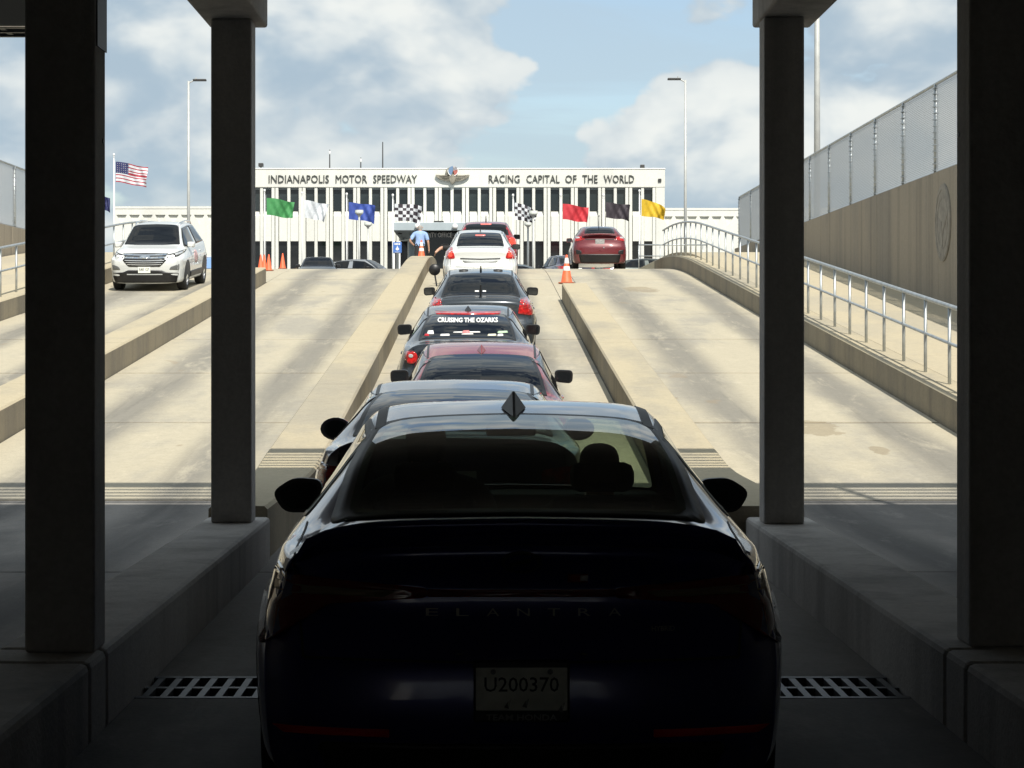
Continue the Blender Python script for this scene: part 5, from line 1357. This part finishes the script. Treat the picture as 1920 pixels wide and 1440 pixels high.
# ------------------------------------------------------------------ dark red hatchback at the right of the crest
def hatch():
    L, H, W = 4.5, 1.50, .92
    zt = [(0, 1.03), (.08, 1.09), (.25, 1.24), (.55, 1.38), (.9, 1.45), (1.6, H), (2.5, H - .03), (3.3, 1.12), (3.6, 1.03), (4.2, .92), (L, .70)]
    wr = [(0, .66), (.25, .60), (.6, .56), (1.6, .58), (2.5, .58), (3.3, .72), (4.1, .74), (L, .62)]
    zb = [(0, .98), (.6, 1.08), (1.6, 1.05), (3.3, .98), (4.1, .82), (L, .55)]
    wb = [(0, .78), (.5, .83), (1.6, .845), (3.3, .83), (4.1, .76), (L, .62)]
    ws = [(0, .84), (.35, .90), (.9, W), (2.2, .915), (3.6, W), (4.2, .87), (L, .74)]
    c = Car(L, H, W, zt, wr, zb, wb, ws, zf=.19, dens=.07, rear=[(0, .14), (.35, .05), (.55, .0), (.75, .0), (.85, .05), (1.05, .07), (1.2, .05), (1.6, .0)])
    t = car_thing('hatchback', 'dark red hatchback driving over the crest in the right lane', 3.85, 76.3, 0, 'car', zroad, L, None)
    c.body('body', P_MAROON, t)
    c.decal('rear_window', rpoly([(-.52, 1.17), (.52, 1.17), (.46, 1.41), (.20, 1.44), (-.20, 1.44), (-.46, 1.41)], .06, seg=.08), 'rear', M_CGL, t, off=.006, rings=6)
    windscreen(c, t, M_CGL, .70, .55, 2.55, 3.35)
    side_windows(c, t, M_CGL, .65, 3.1, 1.08, 1.41)
    b = MB(); b.prism([(-.56, 1.145), (.56, 1.145), (.58, 1.175), (.0, 1.195), (-.58, 1.175)], 'y', .02, .16); b.build('spoiler', P_MAROON, t, bevel=.01)
    for s in (-1, 1):
        c.decal('tail_lamp', [(s * u, v) for u, v in rpoly([(.86, 1.12), (.62, 1.10), (.50, 1.02), (.60, .97), (.84, .93)], .02, seg=.05)], 'rear', M_RED, t, off=.009, rings=4)
        c.decal('lamp_lens', [(s * u, v) for u, v in rpoly([(.80, 1.09), (.68, 1.08), (.66, 1.04), (.78, 1.03)], .01, seg=.05)], 'rear', M_LENS, t, off=.013, rings=2)
        c.decal('bumper_pod', [(s * u, v) for u, v in rpoly([(.80, .66), (.62, .62), (.60, .52), (.78, .50)], .03, seg=.05)], 'rear', M_BLK, t, off=.007, rings=3)
    c.ribbon('garnish', [(-.48, 1.00), (0, 1.01), (.48, 1.00)], 'rear', .03, M_DARK, t, off=.008)
    plate(c, t, 0, .92, 'rear', m=mat('grey_plate', (.30, .30, .29), .4, 0, noise=(20, .3)))
    c.decal('lower_bumper', rpoly([(-.70, .50), (.70, .50), (.64, .22), (-.64, .22)], .04), 'rear', M_BLK, t, off=.008, rings=4)
    for (x, z) in ((.10, 1.15), (.13, .72)):  # chrome beads added as sun glints on spoiler and bumper
        h = c.hit(x, z, 'rear', .004); MB().lathe([(.0, .02), (.02, .014), (.026, 0)], 10).build('glint_bead', M_CHR, t, smooth=True).matrix_local = Matrix.Translation(h) @ Matrix.Rotation(math.radians(90), 4, 'X')
    mirror(c, t, 2.85, 1.08, RECT, P_MAROON, .12)
    MB().tube([(.0, .8, 1.43), (0, .72, 1.80)], [.014, .006], 6).build('roof_antenna', M_BLK, t)
    MB().lathe([(0, 0), (.03, .01), (.03, .03), (0, .04)], 8, c=(0, .72, 1.79)).build('antenna_ball', M_BLK, t)
    add_wheels(c, t, .95, 3.6, .34, .22)
hatch()

# ------------------------------------------------------------------ white crossover coming towards the camera
def crossover():
    L, H, W = 4.65, 1.69, .955
    zt = [(0, 1.12), (.10, 1.20), (.30, 1.42), (.6, 1.59), (1.0, 1.65), (1.9, H), (2.75, H - .04), (3.15, 1.42), (3.55, 1.16), (3.75, 1.12), (4.25, 1.04), (4.55, .94), (L, .86)]
    wr = [(0, .68), (.3, .62), (.7, .60), (1.9, .61), (2.75, .60), (3.55, .74), (4.2, .78), (L, .70)]
    zb = [(0, 1.02), (.6, 1.12), (1.9, 1.08), (3.5, 1.03), (4.2, .92), (L, .78)]
    wb = [(0, .80), (.5, .86), (1.9, .87), (3.5, .86), (4.2, .82), (L, .74)]
    ws = [(0, .86), (.35, .93), (.9, W), (2.2, .94), (3.75, W), (4.3, .92), (L, .84)]
    c = Car(L, H, W, zt, wr, zb, wb, ws, zs=.78, zf=.20, dens=.05, plan_f=.22, front=[(0, .14), (.35, .06), (.55, .02), (.7, 0), (.86, .03), (1.0, .14), (1.6, .2)])
    X, Y = -8.42, 57.9
    za, zb2 = zroad(Y + .9), zroad(Y + L - .9); pitch = math.atan2(zb2 - za, L - 1.8)
    t = thing('crossover', 'white oncoming crossover on the left lane with chrome barred dark grille', 'car', (X, Y + L, zb2 + math.tan(pitch) * .9))
    t.rotation_euler = (Matrix.Rotation(math.pi - .035, 3, 'Z') @ Matrix.Rotation(-pitch, 3, 'X')).to_euler()
    c.body('body', P_WHITE, t)
    windscreen(c, t, M_CGL, .72, .57, 2.77, 3.52, frit=.95)
    side_windows(c, t, M_CGL, .55, 3.35, 1.10, 1.575)
    c.decal('rear_window', rpoly([(-.56, 1.25), (.56, 1.25), (.50, 1.54), (-.50, 1.54)], .06, seg=.08), 'rear', M_CGL, t, off=.006, rings=5)
    for s in (-1, 1): c.decal('tail_lamp', [(s * u, v) for u, v in rpoly([(.84, 1.12), (.55, 1.10), (.55, 1.0), (.86, .95)], .02, seg=.05)], 'rear', M_RED, t, off=.008, rings=3)
    # grille
    c.decal('upper_grille', rpoly([(-.58, .955), (0, .968), (.58, .955), (.50, .865), (-.50, .865)], .02, seg=.05), 'front', M_DARK, t, off=.008, rings=3)
    c.decal('grille', rpoly([(-.50, .845), (.50, .845), (.56, .80), (.40, .635), (-.40, .635), (-.56, .80)], .03, seg=.05), 'front', M_BLK, t, off=.008, rings=4)
    for z, w in ((.925, .54), (.857, .52)): c.ribbon('chrome_bar', [(-w, z), (0, z - .012), (w, z)], 'front', .03, M_CHR, t, off=.017, n=12)
    for z, w in ((.79, .50), (.74, .47), (.69, .43)): c.ribbon('grille_bar', [(-w, z), (0, z - .01), (w, z)], 'front', .016, M_LENS, t, off=.014, n=10)
    c.decal('bow_tie_badge', [(-.15, .885), (-.05, .885), (-.05, .90), (.05, .90), (.05, .885), (.15, .885), (.15, .845), (.05, .845), (.05, .83), (-.05, .83), (-.05, .845), (-.15, .845)], 'front', M_CHR, t, off=.026, rings=2)
    for s in (-1, 1):
        c.decal('headlamp', [(s * u, v) for u, v in rpoly([(.56, .93), (.72, .965), (.87, 1.03), (.88, .96), (.80, .88), (.56, .85)], .02, seg=.05)], 'front', M_DARK, t, off=.008, rings=4)
        c.decal('headlamp_lens', [(s * u, v) for u, v in rpoly([(.72, .95), (.86, 1.0), (.86, .95), (.76, .90)], .015, seg=.05)], 'front', M_LENS, t, off=.012, rings=2)
        c.decal('running_lamp', [(s * u, v) for u, v in rpoly([(.56, .90), (.70, .915), (.74, .885), (.60, .855)], .015, seg=.05)], 'front', M_LAMP, t, off=.013, rings=2)
        c.decal('fog_lamp', [(s * u, v) for u, v in rpoly([(.86, .70), (.66, .63), (.62, .56), (.85, .55)], .02, seg=.05)], 'front', mat('fog_bezel_grey', (.12, .125, .125), .5), t, off=.008, rings=3)
        MB().tube([(s * .56, .75, c.hit(s * .56, .75, 'top', 0).z), (s * .57, .95, c.hit(s * .57, .95, 'top', 0).z + .06), (s * .585, 1.8, c.hit(s * .585, 1.8, 'top', 0).z + .065), (s * .575, 2.5, c.hit(s * .575, 2.5, 'top', 0).z + .05), (s * .57, 2.65, c.hit(s * .57, 2.65, 'top', 0).z)], .02, 8).build('roof_rail', M_CHR, t, smooth=True)
    c.decal('lower_bumper', rpoly([(-.84, .47), (-.55, .49), (-.42, .545), (.42, .545), (.55, .49), (.84, .47), (.78, .225), (-.78, .225)], .03, seg=.06), 'front', M_BLK, t, off=.009, rings=4)
    c.ribbon('skid_trim', [(-.45, .44), (.45, .44)], 'front', .025, M_LENS, t, off=.014)
    plate(c, t, 0, .555, 'front', 'RRR 127', tm=M_INK, w=.31, h=.16)
    mirror(c, t, 3.08, 1.13, RECT, P_WHITE, .12)
    handles(c, t, P_WHITE, (1.5, 2.5), .93)
    for pr in ('left', 'right'):
        c.decal('sill_cladding', rpoly([(1.3, .46), (3.35, .46), (3.35, .31), (1.3, .31)], .03), pr, M_BLK, t, off=.008, rings=3)
    c.decal('door_decal', [(2.25 + .26 * math.cos(2 * math.pi * k / 24), .80 + .17 * math.sin(2 * math.pi * k / 24)) for k in range(24)], 'left', mat('decal_pink', (.52, .34, .34), .5, noise=(7, .4)), t, off=.006, rings=3)
    add_wheels(c, t, .92, 3.68, .36, .235)
    return t
crossover()

# ------------------------------------------------------------------ parked cars beyond the crest
zflat = lambda y: ZU
def parked(label, m, px, Y, rot, spec, name='sedan'):
    d = Vector((math.sin(rot), -math.cos(rot))) * spec['L'] / 2
    t, c = queue_sedan(label, m, (px - CX) * Y / F + d.x, Y + d.y, spec, [(.86, .98), (.62, .96), (.62, .84), (.84, .82)], rot=rot, name=name, group='cars parked beyond the crest', zf=zflat)
    return t
SP = dict(L=4.7, H=1.45, W=.91, DK=1.08, yb=.66, yt=1.6, RW=.57, dens=.09)
parked('dark grey sedan parked facing the camera below the white flag', P_SLATE, 597, 104, math.pi + .05, SP)
parked('silver sedan parked at an angle beside the dark grey one', P_SILV, 673, 107, -math.pi * .60, SP)
parked('dark violet car parked behind the large orange cone', P_NIGHT, 1058, 104, .25, dict(SP, H=1.52))
parked('dark green grey car parked right of the dark red hatchback', paint('grey_green_paint', (.05, .065, .06)), 1212, 106, -math.pi * .45, SP)
parked('blue grey car parked behind the white sedan, only its bonnet showing', paint('blue_grey_paint', (.12, .15, .17)), 962, 109, -math.pi * .5, dict(SP, H=1.30))
